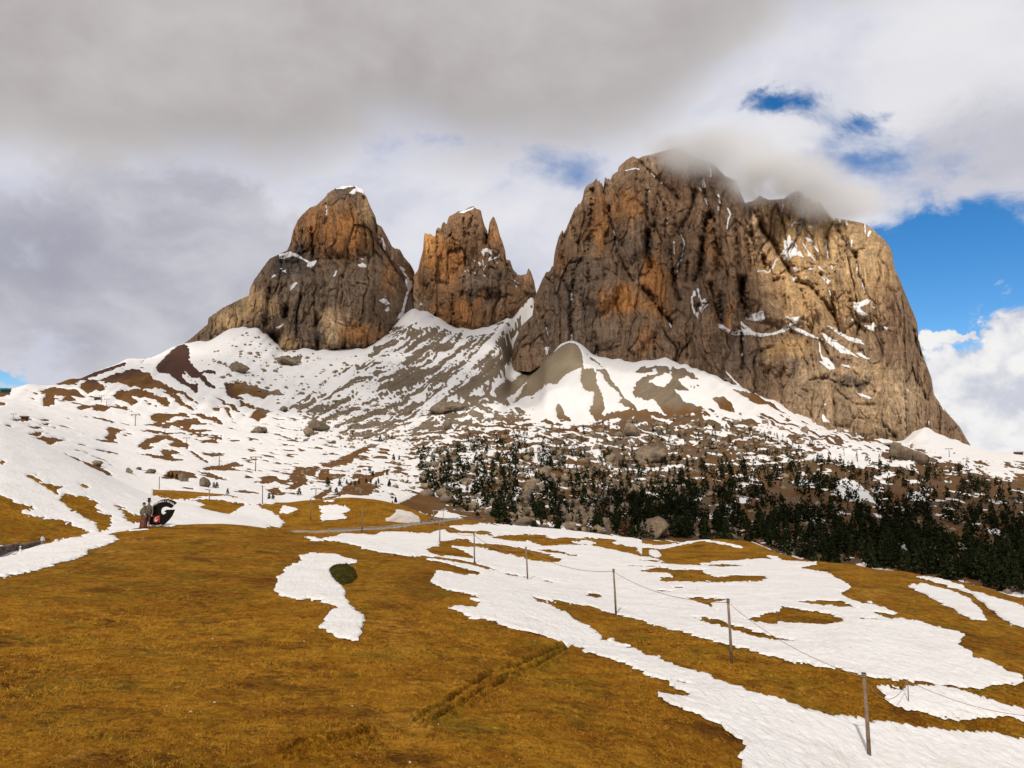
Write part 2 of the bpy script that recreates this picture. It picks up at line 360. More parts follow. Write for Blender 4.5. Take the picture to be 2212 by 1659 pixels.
def smooth_cols(y, n):
    k = np.hanning(n + 2)[1:-1]; k /= k.sum()
    return np.convolve(np.pad(y, n // 2, mode='edge'), k, mode='valid')
KS, KD = [], []
for i, L in enumerate(LINES):
    s, d = line_on(AZF, L)
    n = 27 if i < 14 else 9
    core = slice(32, 32 + 640)
    s2, d2_ = s.copy(), d.copy()
    s2[core] = smooth_cols(s[core], n)[:640]; d2_[core] = np.exp(smooth_cols(np.log(d[core]), n)[:640])
    KS.append(s2); KD.append(d2_)
ZUNDER = -7.6
KD = np.array([np.full(NC, 0.5), np.full(NC, 9.0)] + KD); KS = np.array([np.full(NC, ZUNDER / 0.5), np.full(NC, ZUNDER / 9.0)] + KS)
KZ = KS * KD                                   # heights over the eye
far_d = np.full((1, NC), 9500.0); KD = np.vstack([KD, far_d]); KZ = np.vstack([KZ, KZ[-1:] * 0 - 120])
KL = np.log(KD)
for i in range(1, len(KL)): KL[i] = np.maximum(KL[i], KL[i - 1] + 0.012)
KD = np.exp(KL)
def pchip_cols(KX, KY, xq):
    """monotone cubic of every column on common abscissae xq -> (len(xq), NC)"""
    h = np.diff(KX, axis=0); m = np.diff(KY, axis=0) / h
    d = np.zeros_like(KY)
    w1 = 2 * h[1:] + h[:-1]; w2 = h[1:] + 2 * h[:-1]
    same = (m[:-1] * m[1:]) > 0
    with np.errstate(divide='ignore', invalid='ignore'):
        hm = (w1 + w2) / (w1 / m[:-1] + w2 / m[1:])
    d[1:-1] = np.where(same, hm, 0); d[0] = m[0]; d[-1] = m[-1]
    out = np.zeros((len(xq), KX.shape[1]))
    n = KX.shape[0]
    J = np.zeros((len(xq), KX.shape[1]), int)
    for j in range(1, n - 1): J += (xq[:, None] >= KX[j][None, :])
    cidx = np.arange(KX.shape[1])[None, :]
    x0 = KX[J, cidx]; hh = h[J, cidx]; t = np.clip((xq[:, None] - x0) / hh, 0, 1)
    y0 = KY[J, cidx]; y1 = KY[J + 1, cidx]; d0 = d[J, cidx] * hh; d1_ = d[J + 1, cidx] * hh
    return (2*t**3-3*t**2+1)*y0 + (t**3-2*t**2+t)*d0 + (-2*t**3+3*t**2)*y1 + (t**3-t**2)*d1_, J
ZG, SEG = pchip_cols(KD, KZ, DR)               # interpolate height over real distance
XG = np.sin(AZF)[None, :] * DR[:, None]; YG = np.cos(AZF)[None, :] * DR[:, None]
P0 = np.stack([XG, YG, ZG + EYE], -1)
UG, VG = project(P0)                            # where each ground point falls in the photo
DD = np.broadcast_to(DR[:, None], (NR, NC))
front = np.abs(AZF)[None, :] < R(60)
UG = np.where(front, UG, -9999)
dcrest = KD[10][None, :]                        # meadow crest / knoll crest line
NEAR = (DD < dcrest * 1.06)
FARF = sstep(DD, dcrest * 1.06, dcrest * 1.4)
# relief on the land
rough = sstep(DD, 420, 620)
Zadd = 0.22 * fbm2(XG / 7.0, YG / 7.0, 3) * sstep(DD, 6, 15) * (1 - rough)
tus = 0.5 * ridge2(XG / 1.3, YG / 1.3, 2) + 0.5 * fbm2(XG / 0.55, YG / 0.55, 2)
Zadd += 0.085 * tus * (1 - sstep(DD, 60, 130))
Zadd += 0.5 * fbm2(XG / 22.0, YG / 22.0, 3) * sstep(DD, 60, 140) * (1 - rough)
# boulder ground under the walls
forest_poly = [(900,960),(960,925),(1060,915),(1200,925),(1400,905),(1600,900),(1700,925),(1800,950),(1960,975),(2100,1020),(2300,1080),(2300,1350),(1900,1260),(1600,1210),(1350,1180),(1050,1150),(960,1100),(900,1040)]
w_forest = sstep(poly_sdf(UG, VG, forest_poly, 40), -25, 25) * FARF
Zadd += (4.0 * ridge2(XG / 42.0, YG / 42.0, 4) * w_forest + 3.0 * fbm2(XG / 70.0, YG / 70.0, 4) * rough) * np.clip(DD / 900, 0.4, 1.2)
w_scree = sstep(DD, 1050, 1350)
th = (UG * 0.78 - VG * 0.62)
Zadd += 4.0 * w_scree * perlin2(UG * 0.045 + VG * 0.05, UG * 0.004 - VG * 0.006) * (VG < 960)
# debris cone under the couloir
cone = np.exp(-((UG - 1234) / (14 + np.clip(VG - 738, 0, 400) * 0.75)) ** 2) * sstep(VG, 735, 760) * (1 - sstep(VG, 850, 925)) * (DD > 900)
Zadd += 16 * cone
ROADPIX = []
# two muddy wheel ruts across the meadow, and the shorter pair lower left
RUTS = [d4([(2212,478),(2100,520),(2000,560),(1900,640),(1780,705),(1700,745)]), d4([(2212,508),(2120,545),(2020,610),(1900,680),(1760,750)]),
        d4([(1520,778),(1440,802),(1340,828),(1230,842),(1150,872)]), d4([(1520,800),(1400,840),(1270,862),(1200,885)]),
        d4([(2212,478),(2250,462),(2290,445),(2340,430)]), d4([(2212,508),(2270,478),(2330,450)])]
nearv = DD < 70
rutd = np.full(DD.shape, 99.0)
for L in RUTS: rutd = np.minimum(rutd, np.where(nearv, line_dist(UG, VG, L, 20), 99))
rn = fbm2(XG / 0.8, YG / 0.8, 3)
rut = np.exp(-((rutd + 3.2 * rn) / 3.2) ** 2) * nearv
lip = np.exp(-((rutd - 8 + 3 * rn) / 3.5) ** 2) * nearv
Zadd += -0.42 * rut * (0.85 + rn) + 0.16 * lip

# ------------------------------------------------------------------ where snow lies, where bare ground shows
SN, BR = 1.0, -1.0
NEARP = [
 (z1,[(30,222),(140,205),(150,185),(240,183),(410,195),(440,175),(600,172),(780,180),(830,155),(890,150),(925,178),(1090,180),(1220,195),(1210,172),(1150,165),(1000,160),(890,125),(960,117),(1040,130),(1120,110),(1250,118),(1400,130),(1700,145),(2000,180),(2260,232),(2260,920),(1960,890),(1560,890),(1380,850),(1220,800),(1080,760),(960,720),(915,700),(1010,690),(1100,695),(1130,670),(1060,640),(1120,635),(1040,600),(900,575),(790,520),(800,490),(835,470),(820,445),(740,350),(600,335),(440,310),(260,260)],SN),
 (z1,[(890,140),(1000,162),(1080,178),(930,176),(900,150)],BR),
 (z1,[(1200,205),(1240,195),(1350,190),(1480,188),(1620,200),(1750,210),(2000,215),(2100,225),(2060,250),(2212,258),(2260,340),(2100,310),(1960,280),(1900,260),(1800,265),(1700,270),(1560,265),(1500,255),(1420,245),(1350,235),(1280,220)],BR),
 (z1,[(1770,238),(1880,232),(1940,245),(1900,258),(1820,252)],SN),(z1,[(1590,203),(1700,200),(1720,208),(1650,214)],SN),(z1,[(1410,243),(1460,240),(1530,262),(1470,258)],SN),
 (z1,[(750,290),(850,270),(845,235),(960,215),(1050,212),(1060,235),(1100,250),(1250,255),(1400,275),(1540,310),(1650,345),(1710,365),(1640,380),(1560,368),(1420,350),(1300,325),(1180,295),(1060,280),(930,278),(1020,300),(1070,330),(1110,372),(1000,355),(860,345),(800,330)],BR),
 (z1,[(1500,290),(1600,288),(1720,305),(1800,330),(1860,355),(1760,345),(1640,325),(1560,305)],BR),
 (z1,[(690,345),(830,350),(950,358),(1090,380),(1160,405),(1240,440),(1150,432),(1040,405),(900,380),(780,365)],BR),
 (z1,[(1250,455),(1340,462),(1440,480),(1460,490),(1300,470)],BR),
 (z1,[(700,352),(780,372),(860,388),(960,412),(1100,440),(1180,475),(1040,470),(1090,490),(1000,475),(900,460),(820,445),(700,400)],BR),
 (z1,[(1850,600),(1920,590),(2000,610),(2010,635),(1920,635),(1870,620)],BR),(z1,[(2020,620),(2120,640),(2210,665),(2170,668),(2080,645)],BR),
 (z1,[(1540,515),(1600,515),(1690,528),(1620,524)],BR),
 (z1,[(1500,635),(1560,650),(1700,660),(1900,690),(2080,740),(2260,785),(2260,920),(1960,890),(1900,850),(1760,780),(1640,690),(1540,655)],BR),
 (z1,[(1920,392),(1980,395),(1960,405)],BR),(z1,[(2030,392),(2100,402),(2230,405),(2212,415),(2090,410)],BR),
 (z2,[(-20,310),(100,330),(300,370),(490,405),(620,430),(760,445),(870,455),(850,430),(1000,410),(1200,400),(1400,395),(1560,405),(1700,420),(1860,430),(1840,450),(1700,475),(1780,490),(1900,510),(2020,550),(2100,600),(2150,640),(2140,670),(2050,690),(2120,740),(2240,800),(2240,1130),(1000,1120),(800,1060),(560,1000),(300,920),(100,870),(-20,845)],SN),
 (z2,[(270,412),(420,405),(600,425),(800,445),(700,440),(500,425)],BR),(z2,[(40,436),(200,445),(400,455),(560,467),(430,468),(200,460)],BR),
 (z2,[(880,445),(960,435),(1080,432),(1180,450),(1260,452),(1160,470),(1020,472),(930,460)],BR),
 (z2,[(330,500),(420,485),(500,470),(600,490),(800,485),(930,490),(860,505),(900,530),(1000,548),(1150,540),(1300,535),(1400,550),(1430,575),(1350,600),(1200,605),(1050,605),(900,598),(760,608),(600,600),(480,590),(510,570),(470,545),(600,545),(560,525),(430,515)],BR),
 (z2,[(430,512),(560,520),(610,540),(560,545),(440,525)],SN),
 (z2,[(570,640),(680,640),(780,660),(830,668),(700,664)],BR),(z2,[(460,672),(540,665),(640,670),(560,676)],BR),
 (z2,[(720,730),(830,725),(900,738),(1000,735),(1070,745),(1040,765),(940,785),(940,808),(840,785),(770,765)],BR),
 (z2,[(775,910),(870,900),(960,920),(1080,950),(1200,990),(1300,1025),(1440,1060),(1600,1085),(1790,1106),(1500,1106),(1380,1080),(1240,1045),(1100,1010),(960,970),(840,935)],BR),
 (z2,[(540,920),(620,935),(580,932)],BR),(z2,[(950,825),(1030,855),(990,850)],BR),
 (z2,[(1240,920),(1330,895),(1530,850),(1535,820),(1570,800),(1640,825),(1780,835),(2000,880),(2100,905),(2080,945),(1940,980),(1800,975),(1600,960),(1580,985),(1500,985),(1400,960)],BR),
 (z2,[(1700,765),(1820,755),(1950,765),(2090,775),(2200,825),(2100,825),(1940,805),(1800,790)],BR),
 (z2,[(70,250),(130,245),(300,258),(480,272),(600,262),(760,240),(900,228),(1000,238),(1100,260),(1220,285),(1190,295),(1080,280),(960,245),(880,240),(780,250),(680,270),(560,300),(480,310),(430,290),(250,285),(110,262)],SN),
 (z2,[(400,320),(460,312),(510,370),(460,380),(400,355)],SN),(z2,[(-10,180),(80,185),(160,210),(310,235),(200,238),(100,222),(-10,205)],SN),
 (z2,[(1420,362),(1500,370),(1560,395),(1530,405),(1460,382)],SN),(z2,[(290,328),(340,328),(335,338)],SN),
 (z3,[(60,740),(200,745),(480,755),(640,735),(640,715),(720,700),(900,710),(1100,712),(1300,740),(1480,780),(1620,820),(1690,850),(1660,890),(1640,920),(1700,970),(1760,1000),(1770,1050),(1850,1060),(1900,1075),(2000,1130),(2100,1180),(2150,1190),(2205,1240),(2100,1250),(1950,1270),(1900,1295),(1820,1300),(1640,1285),(1540,1275),(1400,1265),(1200,1250),(1060,1235),(900,1215),(760,1180),(500,1120),(200,1060),(-20,1005),(-20,900),(100,880),(350,895),(250,875),(100,860),(0,830),(-20,770)],SN),
 (z3,[(180,590),(130,585),(250,545),(600,470),(700,530),(800,570),(1000,590),(1030,620),(1100,658),(900,650),(1010,690),(1000,705),(850,690),(700,660),(500,630),(350,605)],SN),
 (z3,[(240,540),(330,535),(480,540),(620,545),(700,575),(800,615),(700,612),(560,600),(400,575)],BR),
 (z3,[(1200,395),(1280,395),(1340,385),(1500,430),(1640,480),(1740,530),(1800,590),(1840,620),(1890,715),(1760,700),(1650,640),(1540,580),(1450,540),(1330,470),(1240,420)],SN),
 (z3,[(1270,325),(1330,325),(1480,355),(1560,375),(1680,420),(1780,465),(1860,475),(1900,500),(2000,530),(2100,565),(2212,600),(2400,660),(2400,830),(2200,770),(2100,740),(2000,670),(1900,590),(1800,520),(1740,470),(1620,420),(1480,380),(1360,350)],SN),
 (z3,[(845,548),(890,552),(880,568)],SN),
 (z4,[(820,-20),(1100,80),(1270,125),(1500,190),(1650,235),(1900,295),(2230,385),(2260,200),(2000,190),(1880,160),(1640,95),(1440,40),(1340,0),(1300,-40)],SN),
 (z4,[(1330,0),(1480,5),(1650,50),(1830,110),(2000,150),(2212,195),(2000,190),(1880,160),(1640,95),(1440,40)],BR),
 (z5,[(985,455),(1100,450),(1230,460),(1330,430),(1500,440),(1700,500),(1800,540),(1950,580),(2080,620),(2460,660),(2460,770),(2100,725),(1900,715),(1700,700),(1500,665),(1300,630),(1150,605),(1060,575),(1030,540),(1060,520),(1010,490)],SN),
 (z5,[(1090,455),(1180,470),(1200,490),(1130,470)],BR),
 (z4,[(-40,-60),(230,-60),(290,40),(380,80),(480,130),(560,160),(540,190),(640,200),(700,240),(820,265),(900,310),(1050,355),(1130,400),(1300,450),(1420,490),(1540,540),(1700,600),(1800,630),(1900,680),(2000,700),(2120,745),(2300,800),(2300,1420),(1750,1420),(1765,1300),(1760,1250),(1720,1215),(1760,1190),(1790,1140),(1740,1110),(1790,1080),(1640,990),(1580,925),(1450,880),(1350,820),(1220,790),(1120,740),(1030,690),(1040,670),(1130,690),(1210,700),(1310,685),(1260,640),(1150,600),(1110,565),(1190,570),(1330,600),(1400,605),(1300,560),(1190,540),(1090,530),(1000,495),(850,450),(700,400),(560,345),(380,285),(420,245),(320,260),(240,230),(110,165),(-40,125)],SN),
 (z5,[(-20,530),(100,560),(200,600),(300,640),(400,665),(550,690),(700,705),(880,740),(1050,745),(1250,770),(1400,800),(1540,800),(1680,810),(1780,820),(1830,835),(1950,835),(2050,850),(2460,910),(2460,1300),(-20,1300)],SN),
 (d2,[(330,400),(450,400),(540,410),(620,430),(655,455),(590,462),(520,468),(480,490),(480,520),(520,570),(555,600),(575,650),(580,690),(630,740),(650,780),(690,800),(700,830),(685,880),(690,910),(660,935),(655,960),(600,940),(530,925),(480,895),(415,870),(450,840),(440,820),(470,790),(500,755),(540,745),(480,710),(420,690),(330,680),(250,680),(170,665),(130,630),(135,600),(155,570),(150,545),(185,520),(200,490),(250,460),(300,440),(290,420)],SN),
 (d2,[(310,290),(400,300),(440,308),(360,304)],SN),(d2,[(640,352),(760,362),(900,398),(930,404),(800,384)],SN),
 (c6,[(-60,965),(120,930),(260,890),(450,800),(600,760),(760,700),(950,670),(1130,650),(1300,640),(1500,590),(1660,565),(1700,570),(1480,600),(1350,640),(1200,680),(1250,690),(1380,745),(1250,790),(1100,840),(1000,880),(1020,910),(900,950),(700,1010),(560,1060),(400,1110),(200,1150),(-60,1170)],SN),
 (c6,[(1500,630),(1600,615),(1740,610),(1640,628)],SN),(c6,[(1880,540),(2030,550),(2030,565),(1900,570)],SN),
]
SPUR = [
 (c6,[(-200,200),(0,235),(100,280),(250,330),(400,375),(430,390),(270,390),(250,430),(300,470),(500,490),(700,510),(800,550),(900,600),(1050,650),(900,720),(500,800),(-200,850)],BR),
 (c6,[(300,-10),(420,10),(440,50),(500,90),(720,130),(700,160),(620,170),(680,200),(560,160),(480,110),(400,70)],BR),
 (c6,[(670,300),(750,220),(850,230),(950,250),(1080,280),(1180,340),(1100,345),(1150,420),(1290,460),(1300,560),(1270,620),(1150,640),(1100,560),(950,450),(820,390),(760,340)],BR),
 (c6,[(1330,340),(1450,390),(1560,460),(1660,470),(1670,550),(1560,550),(1480,510),(1420,430)],BR),
 (c6,[(900,100),(1000,110),(1030,140),(960,140)],BR),
 (c1,[(-20,1130),(40,1130),(20,1145)],BR),
 (vv,[(560,1146),(620,1152),(740,1160),(900,1180),(900,1120),(640,1125),(600,1130)],BR),
 (z6,[(1210,640),(1500,640),(2212,620),(2212,560),(1600,590),(1240,560),(1190,600)],BR),
]
KNOLL = [
 (z6,[(250,345),(480,360),(560,395),(460,410),(700,475),(780,480),(720,460),(850,410),(900,385),(1000,400),(1120,455),(1180,490),(1230,545),(1190,590),(1210,640),(1100,640),(0,640),(0,300)],SN),
 (z6,[(420,350),(520,325),(700,320),(900,335),(1180,350),(1130,385),(900,385),(700,355),(560,350)],SN),
 (z6,[(1180,465),(1220,400),(1290,405),(1350,435),(1260,465)],SN),
 (z6,[(1535,400),(1640,392),(1760,395),(1815,420),(1800,440),(1720,455),(1780,505),(1700,515),(1560,528),(1540,500),(1560,460)],SN),
 (z6,[(1580,350),(1670,345),(1670,358),(1600,358)],SN),
 (z6,[(460,355),(560,350),(700,370),(850,410),(800,450),(720,480),(640,460),(500,410),(560,395)],BR),
]
edge_n = 9.0 * fbm2(XG / 0.8, YG / 0.6, 3, 0.7) + 11.0 * fbm2(XG / 3.2, YG / 2.4, 4, 0.62)
edge_f = 3.2 * fbm2(XG / 7.0, YG / 9.0, 4) + 1.6 * fbm2(UG / 5.0, VG / 4.0, 2)
def paint(F, polys, sel, edge, soft=1.4):
    Us = np.where(sel, UG, -9e3)
    for cr, pts, val in polys:
        sd = poly_sdf(Us, VG, cr(pts))
        w = sstep(sd + edge, -soft, soft) * (sd > -13.9)
        val = val if np.isscalar(val) else val
        F = F * (1 - w) + val * w
    return F
F = np.full((NR, NC), -1.0)
spur_z = (SEG >= 7) & (SEG <= 7) & (UG < 640)         # rising spur left of the sign, between its foot and its crest
knoll_z = NEAR & (SEG >= 8)
F = paint(F, NEARP, NEAR, edge_n * np.clip(45 / DD, 0.35, 1.0))
Fs = paint(np.full((NR, NC), 1.0), SPUR, spur_z, edge_n * 0.9)
F = np.where(spur_z & (UG < 600), Fs, F)
kz = knoll_z & (UG < 1000)
Fk = paint(np.where((UG < 330), 1.0, -1.0), KNOLL, kz, edge_n * 0.5)
F = np.where(kz, Fk, F)
F = np.where((UG < -3000), fbm2(XG / 20, YG / 20, 3) - 0.25, F)

# far slopes -------------------------------------------------------
def rot(u, v, dx, dy, la, lc):
    n = math.hypot(dx, dy); return perlin2((u * dx + v * dy) / n / la, (-u * dy + v * dx) / n / lc)
def fb_rot(u, v, dx, dy, la, lc, o=3):
    r = 0; a = 1
    for i in range(o): r = r + a * rot(u + 31 * i, v - 17 * i, dx, dy, la / 2 ** i, lc / 2 ** i); a *= 0.62
    return r
far = ~NEAR
patch = fbm2(XG / 55.0, YG / 75.0, 5, 0.55)
patch2 = fbm2(XG / 24.0, YG / 30.0, 5, 0.6)
scree_s = fb_rot(UG, VG, -0.78, 0.62, 85, 8, 4)
right_s = fb_rot(UG, VG, 0.94, 0.34, 60, 9, 4)
flat_s = fb_rot(UG, VG, 0.985, 0.17, 40, 6, 4)
speck = fbm2(UG / 4.5, VG / 3.0, 3, 0.6)
wu = UG + 14 * fbm2(UG / 60, VG / 60, 2); wv = VG + 14 * fbm2(UG / 60 + 9, VG / 60, 2)
fan = np.clip((UG - 760) / 320, 0, 1)
dxs, dys = -0.86 + 0.22 * fan, 0.50 + 0.26 * fan
s_al = (UG - 1020) * dxs + (VG - 690) * dys; s_ac = -(UG - 1020) * dys + (VG - 690) * dxs
s_ac2 = s_ac + 9 * fbm2(UG / 40, VG / 40, 3)
scree_s = 0.55 * (perlin2(s_al / 120, s_ac2 / 9.5) + 0.75 * perlin2(s_al / 60 + 5, s_ac2 / 4.6) + 0.6 * perlin2(s_al / 26, s_ac2 / 2.6)) + 0.55 * speck + 0.35 * patch
Ff = 0.62 + 1.6 * patch                                    # open snowfields of the left bowl
Ff = np.where(UG < 640, 0.66 + 1.2 * patch + 0.75 * flat_s, Ff)
FARP = [
 (vv,[(860,1010),(930,940),(1060,905),(1250,905),(1400,885),(1600,880),(1700,905),(1800,940),(1960,965),(2300,1020),(2300,1400),(1900,1290),(1600,1240),(1350,1200),(1040,1160),(960,1110),(900,1090)], 'forest'),
 (vv,[(880,690),(935,704),(985,717),(1060,720),(1160,640),(1110,740),(1105,790),(1060,840),(1000,890),(920,930),(840,960),(740,965),(660,930),(610,880),(660,850),(740,790),(800,752),(850,705)], 'scree'),
 (vv,[(600,880),(660,900),(760,960),(880,960),(900,1000),(780,1010),(660,1000),(560,990),(520,960)], 'flat'),
 (vv,[(560,985),(900,985),(920,1040),(900,1075),(780,1075),(560,1050),(480,1010)], 'flat2'),
 (vv,[(1480,870),(1600,850),(1760,905),(1900,955),(1980,975),(2212,1000),(2300,1010),(2300,1075),(2100,1020),(1950,975),(1800,950),(1650,935),(1560,905)], 'right'),
 (vv,[(395,745),(450,742),(510,705),(560,700),(620,760),(800,755),(720,800),(640,860),(560,860),(470,830),(430,790)], 'bowl'),
 (e6,[(-60,880),(100,850),(500,860),(900,960),(1200,1070),(1400,1110),(1300,1180),(900,1180),(500,1090),(100,960)],'right'),
 (e4,[(650,680),(750,720),(800,790),(790,900),(700,950),(630,1000),(560,1080),(480,1050),(400,1100),(330,1150),(180,1180),(60,1170),(20,1060),(130,980),(270,880),(400,800)],BR),
 (e4,[(120,840),(280,840),(290,880),(180,980),(130,960)],SN),(e4,[(0,990),(60,930),(110,960),(30,1040),(0,1100)],SN),
 (e4,[(120,1150),(200,1100),(300,1000),(260,1080),(170,1190)],SN),(e4,[(0,1190),(150,1200),(330,1140),(340,1270),(230,1220),(100,1240),(0,1230)],SN),
 (e4,[(800,760),(1000,860),(1250,840),(1600,850),(1900,950),(1900,1200),(1500,1300),(1200,1290),(800,1320),(500,1300),(780,1000)],BR),
 (e4,[(380,1190),(460,1050),(490,1080),(500,1180),(540,1210),(580,1320),(450,1290),(400,1250)],SN),
 (e4,[(570,1080),(630,1130),(640,990),(680,1060),(670,980),(760,1000),(800,1120),(880,1120),(890,1180),(850,1250),(900,1330),(700,1330),(640,1280),(580,1200)],SN),
 (e4,[(690,640),(750,700),(800,760),(900,830),(1000,880),(900,900),(940,950),(1000,1000),(1060,1080),(1130,1130),(1100,1180),(1200,1230),(1280,1230),(1150,1250),(1050,1260),(950,1290),(980,1220),(940,1100),(900,1000),(920,950),(880,900),(800,930),(790,800),(760,720),(670,660),(560,730),(430,780),(560,740),(650,670)],SN),
 (e4,[(870,760),(920,740),(960,800),(1050,830),(1220,830),(1330,775),(1390,780),(1300,850),(1250,890),(1380,900),(1420,850),(1440,900),(1330,930),(1280,960),(1250,1000),(1220,1080),(1250,1140),(1400,1140),(1530,1280),(1400,1250),(1280,1230),(1150,1130),(1060,1010),(960,850)],SN),
 (e4,[(1515,780),(1560,850),(1570,960),(1500,1030),(1350,990),(1420,940),(1550,890)],SN),
 (e4,[(1680,840),(1740,880),(1900,950),(2030,1000),(2212,1060),(2260,1240),(2100,1190),(1980,1200),(1850,1210),(1700,1150),(1580,1040),(1700,1050),(1800,1000),(1700,1030),(1600,960),(1700,930),(1800,970),(1750,900)],SN),
 (e4,[(1910,1120),(2000,1110),(2100,1170),(2080,1200),(1990,1190)],BR),
 (e6,[(-20,600),(100,640),(230,680),(350,740),(470,790),(700,890),(600,870),(400,780),(200,720),(150,740),(300,790),(500,850),(350,860),(180,830),(100,760),(-20,690)],SN),
 (e6,[(150,690),(300,710),(450,790),(500,840),(330,790)],BR),(e6,[(0,740),(60,740),(130,820),(40,820)],BR),
 (e6,[(1480,940),(1530,990),(1640,980),(1750,1025),(1850,1075),(2000,1130),(2300,1190),(2300,1240),(1800,1229),(1560,1130),(1530,1010)],SN),
 (d1,[(680,440),(760,400),(900,380),(1100,360),(1260,370),(1220,420),(1400,460),(1500,520),(1350,490),(1180,440),(1120,520),(1000,470),(900,430),(780,445)],SN),
 (d1,[(930,620),(1000,560),(1100,620),(1180,700),(1230,760),(1440,770),(1380,790),(1200,740),(1080,720),(960,670)],SN),
 (d1,[(420,620),(600,610),(760,680),(900,700),(1180,760),(1150,800),(900,760),(620,760),(480,720)],BR),
 (d1,[(1440,830),(1640,850),(1900,920),(2100,990),(2080,1050),(1850,1000),(1600,920)],BR),
 (z7,[(400,240),(470,225),(560,230),(700,240),(850,290),(960,310),(1010,320),(880,320),(820,310),(700,300),(770,350),(690,365),(620,350),(650,320),(530,300),(540,390),(440,420),(430,350),(460,300),(410,270)],BR),
 (z7,[(800,220),(850,160),(940,140),(1030,220),(1030,250),(960,265),(880,280),(810,250)],BR),
 (z7,[(940,155),(1100,110),(1250,60),(1350,40),(1450,60),(1500,110),(1600,180),(1750,250),(1900,320),(1970,385),(1850,330),(1700,280),(1600,250),(1500,250),(1380,230),(1200,180),(1050,190)],BR),
 (z7,[(500,195),(640,145),(850,105),(1000,55),(1250,-10),(1270,5),(1060,75),(900,140),(700,185),(540,208)],BR),
 (z7,[(1140,320),(1160,270),(1250,245),(1400,240),(1500,290),(1660,340),(1690,400),(1670,430),(1600,400),(1560,345),(1440,330),(1310,310),(1340,350),(1400,380),(1320,405),(1240,370)],BR),
 (z7,[(1440,360),(1500,385),(1560,425),(1480,405)],BR),
 (z7,[(760,430),(850,405),(960,400),(1080,410),(1140,400),(1250,430),(1330,450),(1230,455),(1100,430),(1020,470),(920,470),(940,430),(800,460)],BR),
 (z7,[(1670,290),(1750,320),(1850,400),(1950,455),(1850,430),(1750,370)],BR),(z7,[(890,510),(1000,530),(1130,560),(1160,590),(1050,570),(950,540)],BR),
 (z7,[(1500,520),(1560,480),(1700,490),(1850,490),(1880,520),(1720,520),(1690,560),(1600,570),(1520,550)],BR),
 (z7,[(1450,590),(1560,570),(1700,580),(1800,570),(1850,540),(1960,540),(1990,580),(2100,590),(1900,610),(1880,640),(2100,650),(2140,670),(1950,680),(1750,650),(1820,620),(1690,605),(1680,640),(1600,620)],BR),
 (z7,[(1900,490),(2000,490),(2150,520),(2212,570),(2212,600),(2050,550)],BR),(z7,[(1380,655),(1500,650),(1720,690),(1650,695),(1500,675)],BR),
 (z7,[(1060,640),(1110,630),(1200,660),(1150,690),(1160,740),(1130,760),(1170,785),(1100,770),(1040,730),(1090,690)],BR),
 (z7,[(1390,790),(1450,740),(1560,705),(1680,710),(1800,760),(1880,800),(1870,840),(1760,830),(1680,800),(1730,770),(1650,740),(1560,780),(1470,800),(1540,825),(1440,845),(1380,830)],BR),
 (z7,[(1370,890),(1500,885),(1620,900),(1590,850),(1650,840),(1800,870),(1700,890),(1720,930),(1860,950),(1720,975),(1600,940),(1480,910)],BR),
 (z7,[(1880,850),(1960,890),(2060,960),(2100,995),(2000,950)],BR),(z7,[(250,690),(350,680),(470,695),(350,705)],BR),
 (z7,[(330,735),(450,720),(580,740),(700,760),(590,765),(500,800),(450,770)],BR),(z7,[(100,560),(150,540),(250,535),(320,555),(170,570)],BR),
 (z7,[(380,600),(470,590),(570,610),(470,605)],BR),(z7,[(280,620),(380,625),(550,630),(300,635)],BR),(z7,[(-40,280),(90,275),(120,310),(-40,330)],BR),(z7,[(-40,380),(60,370),(30,410),(-40,420)],BR),
 (z7,[(1030,850),(1120,870),(1220,905),(1100,890)],BR),(z7,[(860,885),(960,920),(1070,965),(980,950)],BR),
 (z7,[(1870,700),(2050,700),(2212,720),(2212,740),(2000,720)],BR),(z7,[(1890,720),(2000,745),(2150,740),(2160,770),(2030,770)],BR),(z7,[(1750,680),(2000,690),(2212,710),(1980,705)],BR),
 (z7,[(1950,860),(2100,880),(2212,880),(2212,905),(2080,910)],BR),(z7,[(2030,1045),(2120,1005),(2212,995),(2212,1060)],BR),
 (z7,[(560,850),(800,950),(1000,1030),(1150,1106),(1060,1100),(860,1000),(680,910)],BR),
 (e7,[(-30,450),(60,350),(110,290),(180,235),(230,235),(270,290),(260,350),(300,430),(400,520),(510,620),(420,580),(330,520),(340,660),(250,610),(150,540),(100,500),(0,480)],BR),
 (e7,[(-160,390),(-60,330),(30,290),(150,232),(150,245),(40,300),(-60,345)],BR),
 (e7,[(570,590),(640,565),(760,570),(830,610),(1050,640),(1100,680),(950,690),(900,720),(890,690),(700,680),(680,720),(600,670)],BR),
 (e7,[(690,720),(800,760),(960,805),(920,870),(860,900),(790,870),(850,800),(740,770)],BR),
 (e7,[(520,710),(640,760),(750,850),(640,800)],BR),(e7,[(470,780),(520,770),(530,820),(480,815)],BR),(e7,[(570,790),(610,800),(640,890),(600,850)],BR),
 (e7,[(80,670),(200,720),(310,810),(220,780)],BR),(e7,[(210,470),(330,540),(420,600),(300,560)],SN),(e7,[(200,500),(260,520),(330,600),(240,560)],SN),
 (e7,[(350,470),(500,470),(480,490),(370,490)],BR),(e7,[(600,460),(640,400),(700,395),(770,450),(760,475),(690,440)],BR),(e7,[(1000,365),(1080,350),(1250,350),(1240,385),(1150,420),(1080,420)],BR),
 (z6,[(160,160),(230,100),(300,90),(420,105),(490,160),(400,165),(330,175)],BR),(z6,[(480,100),(560,105),(680,150),(740,180),(640,170),(540,130)],BR),
 (z6,[(560,80),(660,50),(800,25),(870,50),(780,65),(860,100),(700,95)],BR),(z6,[(1010,150),(1100,135),(1190,145),(1130,185),(1060,180)],BR),
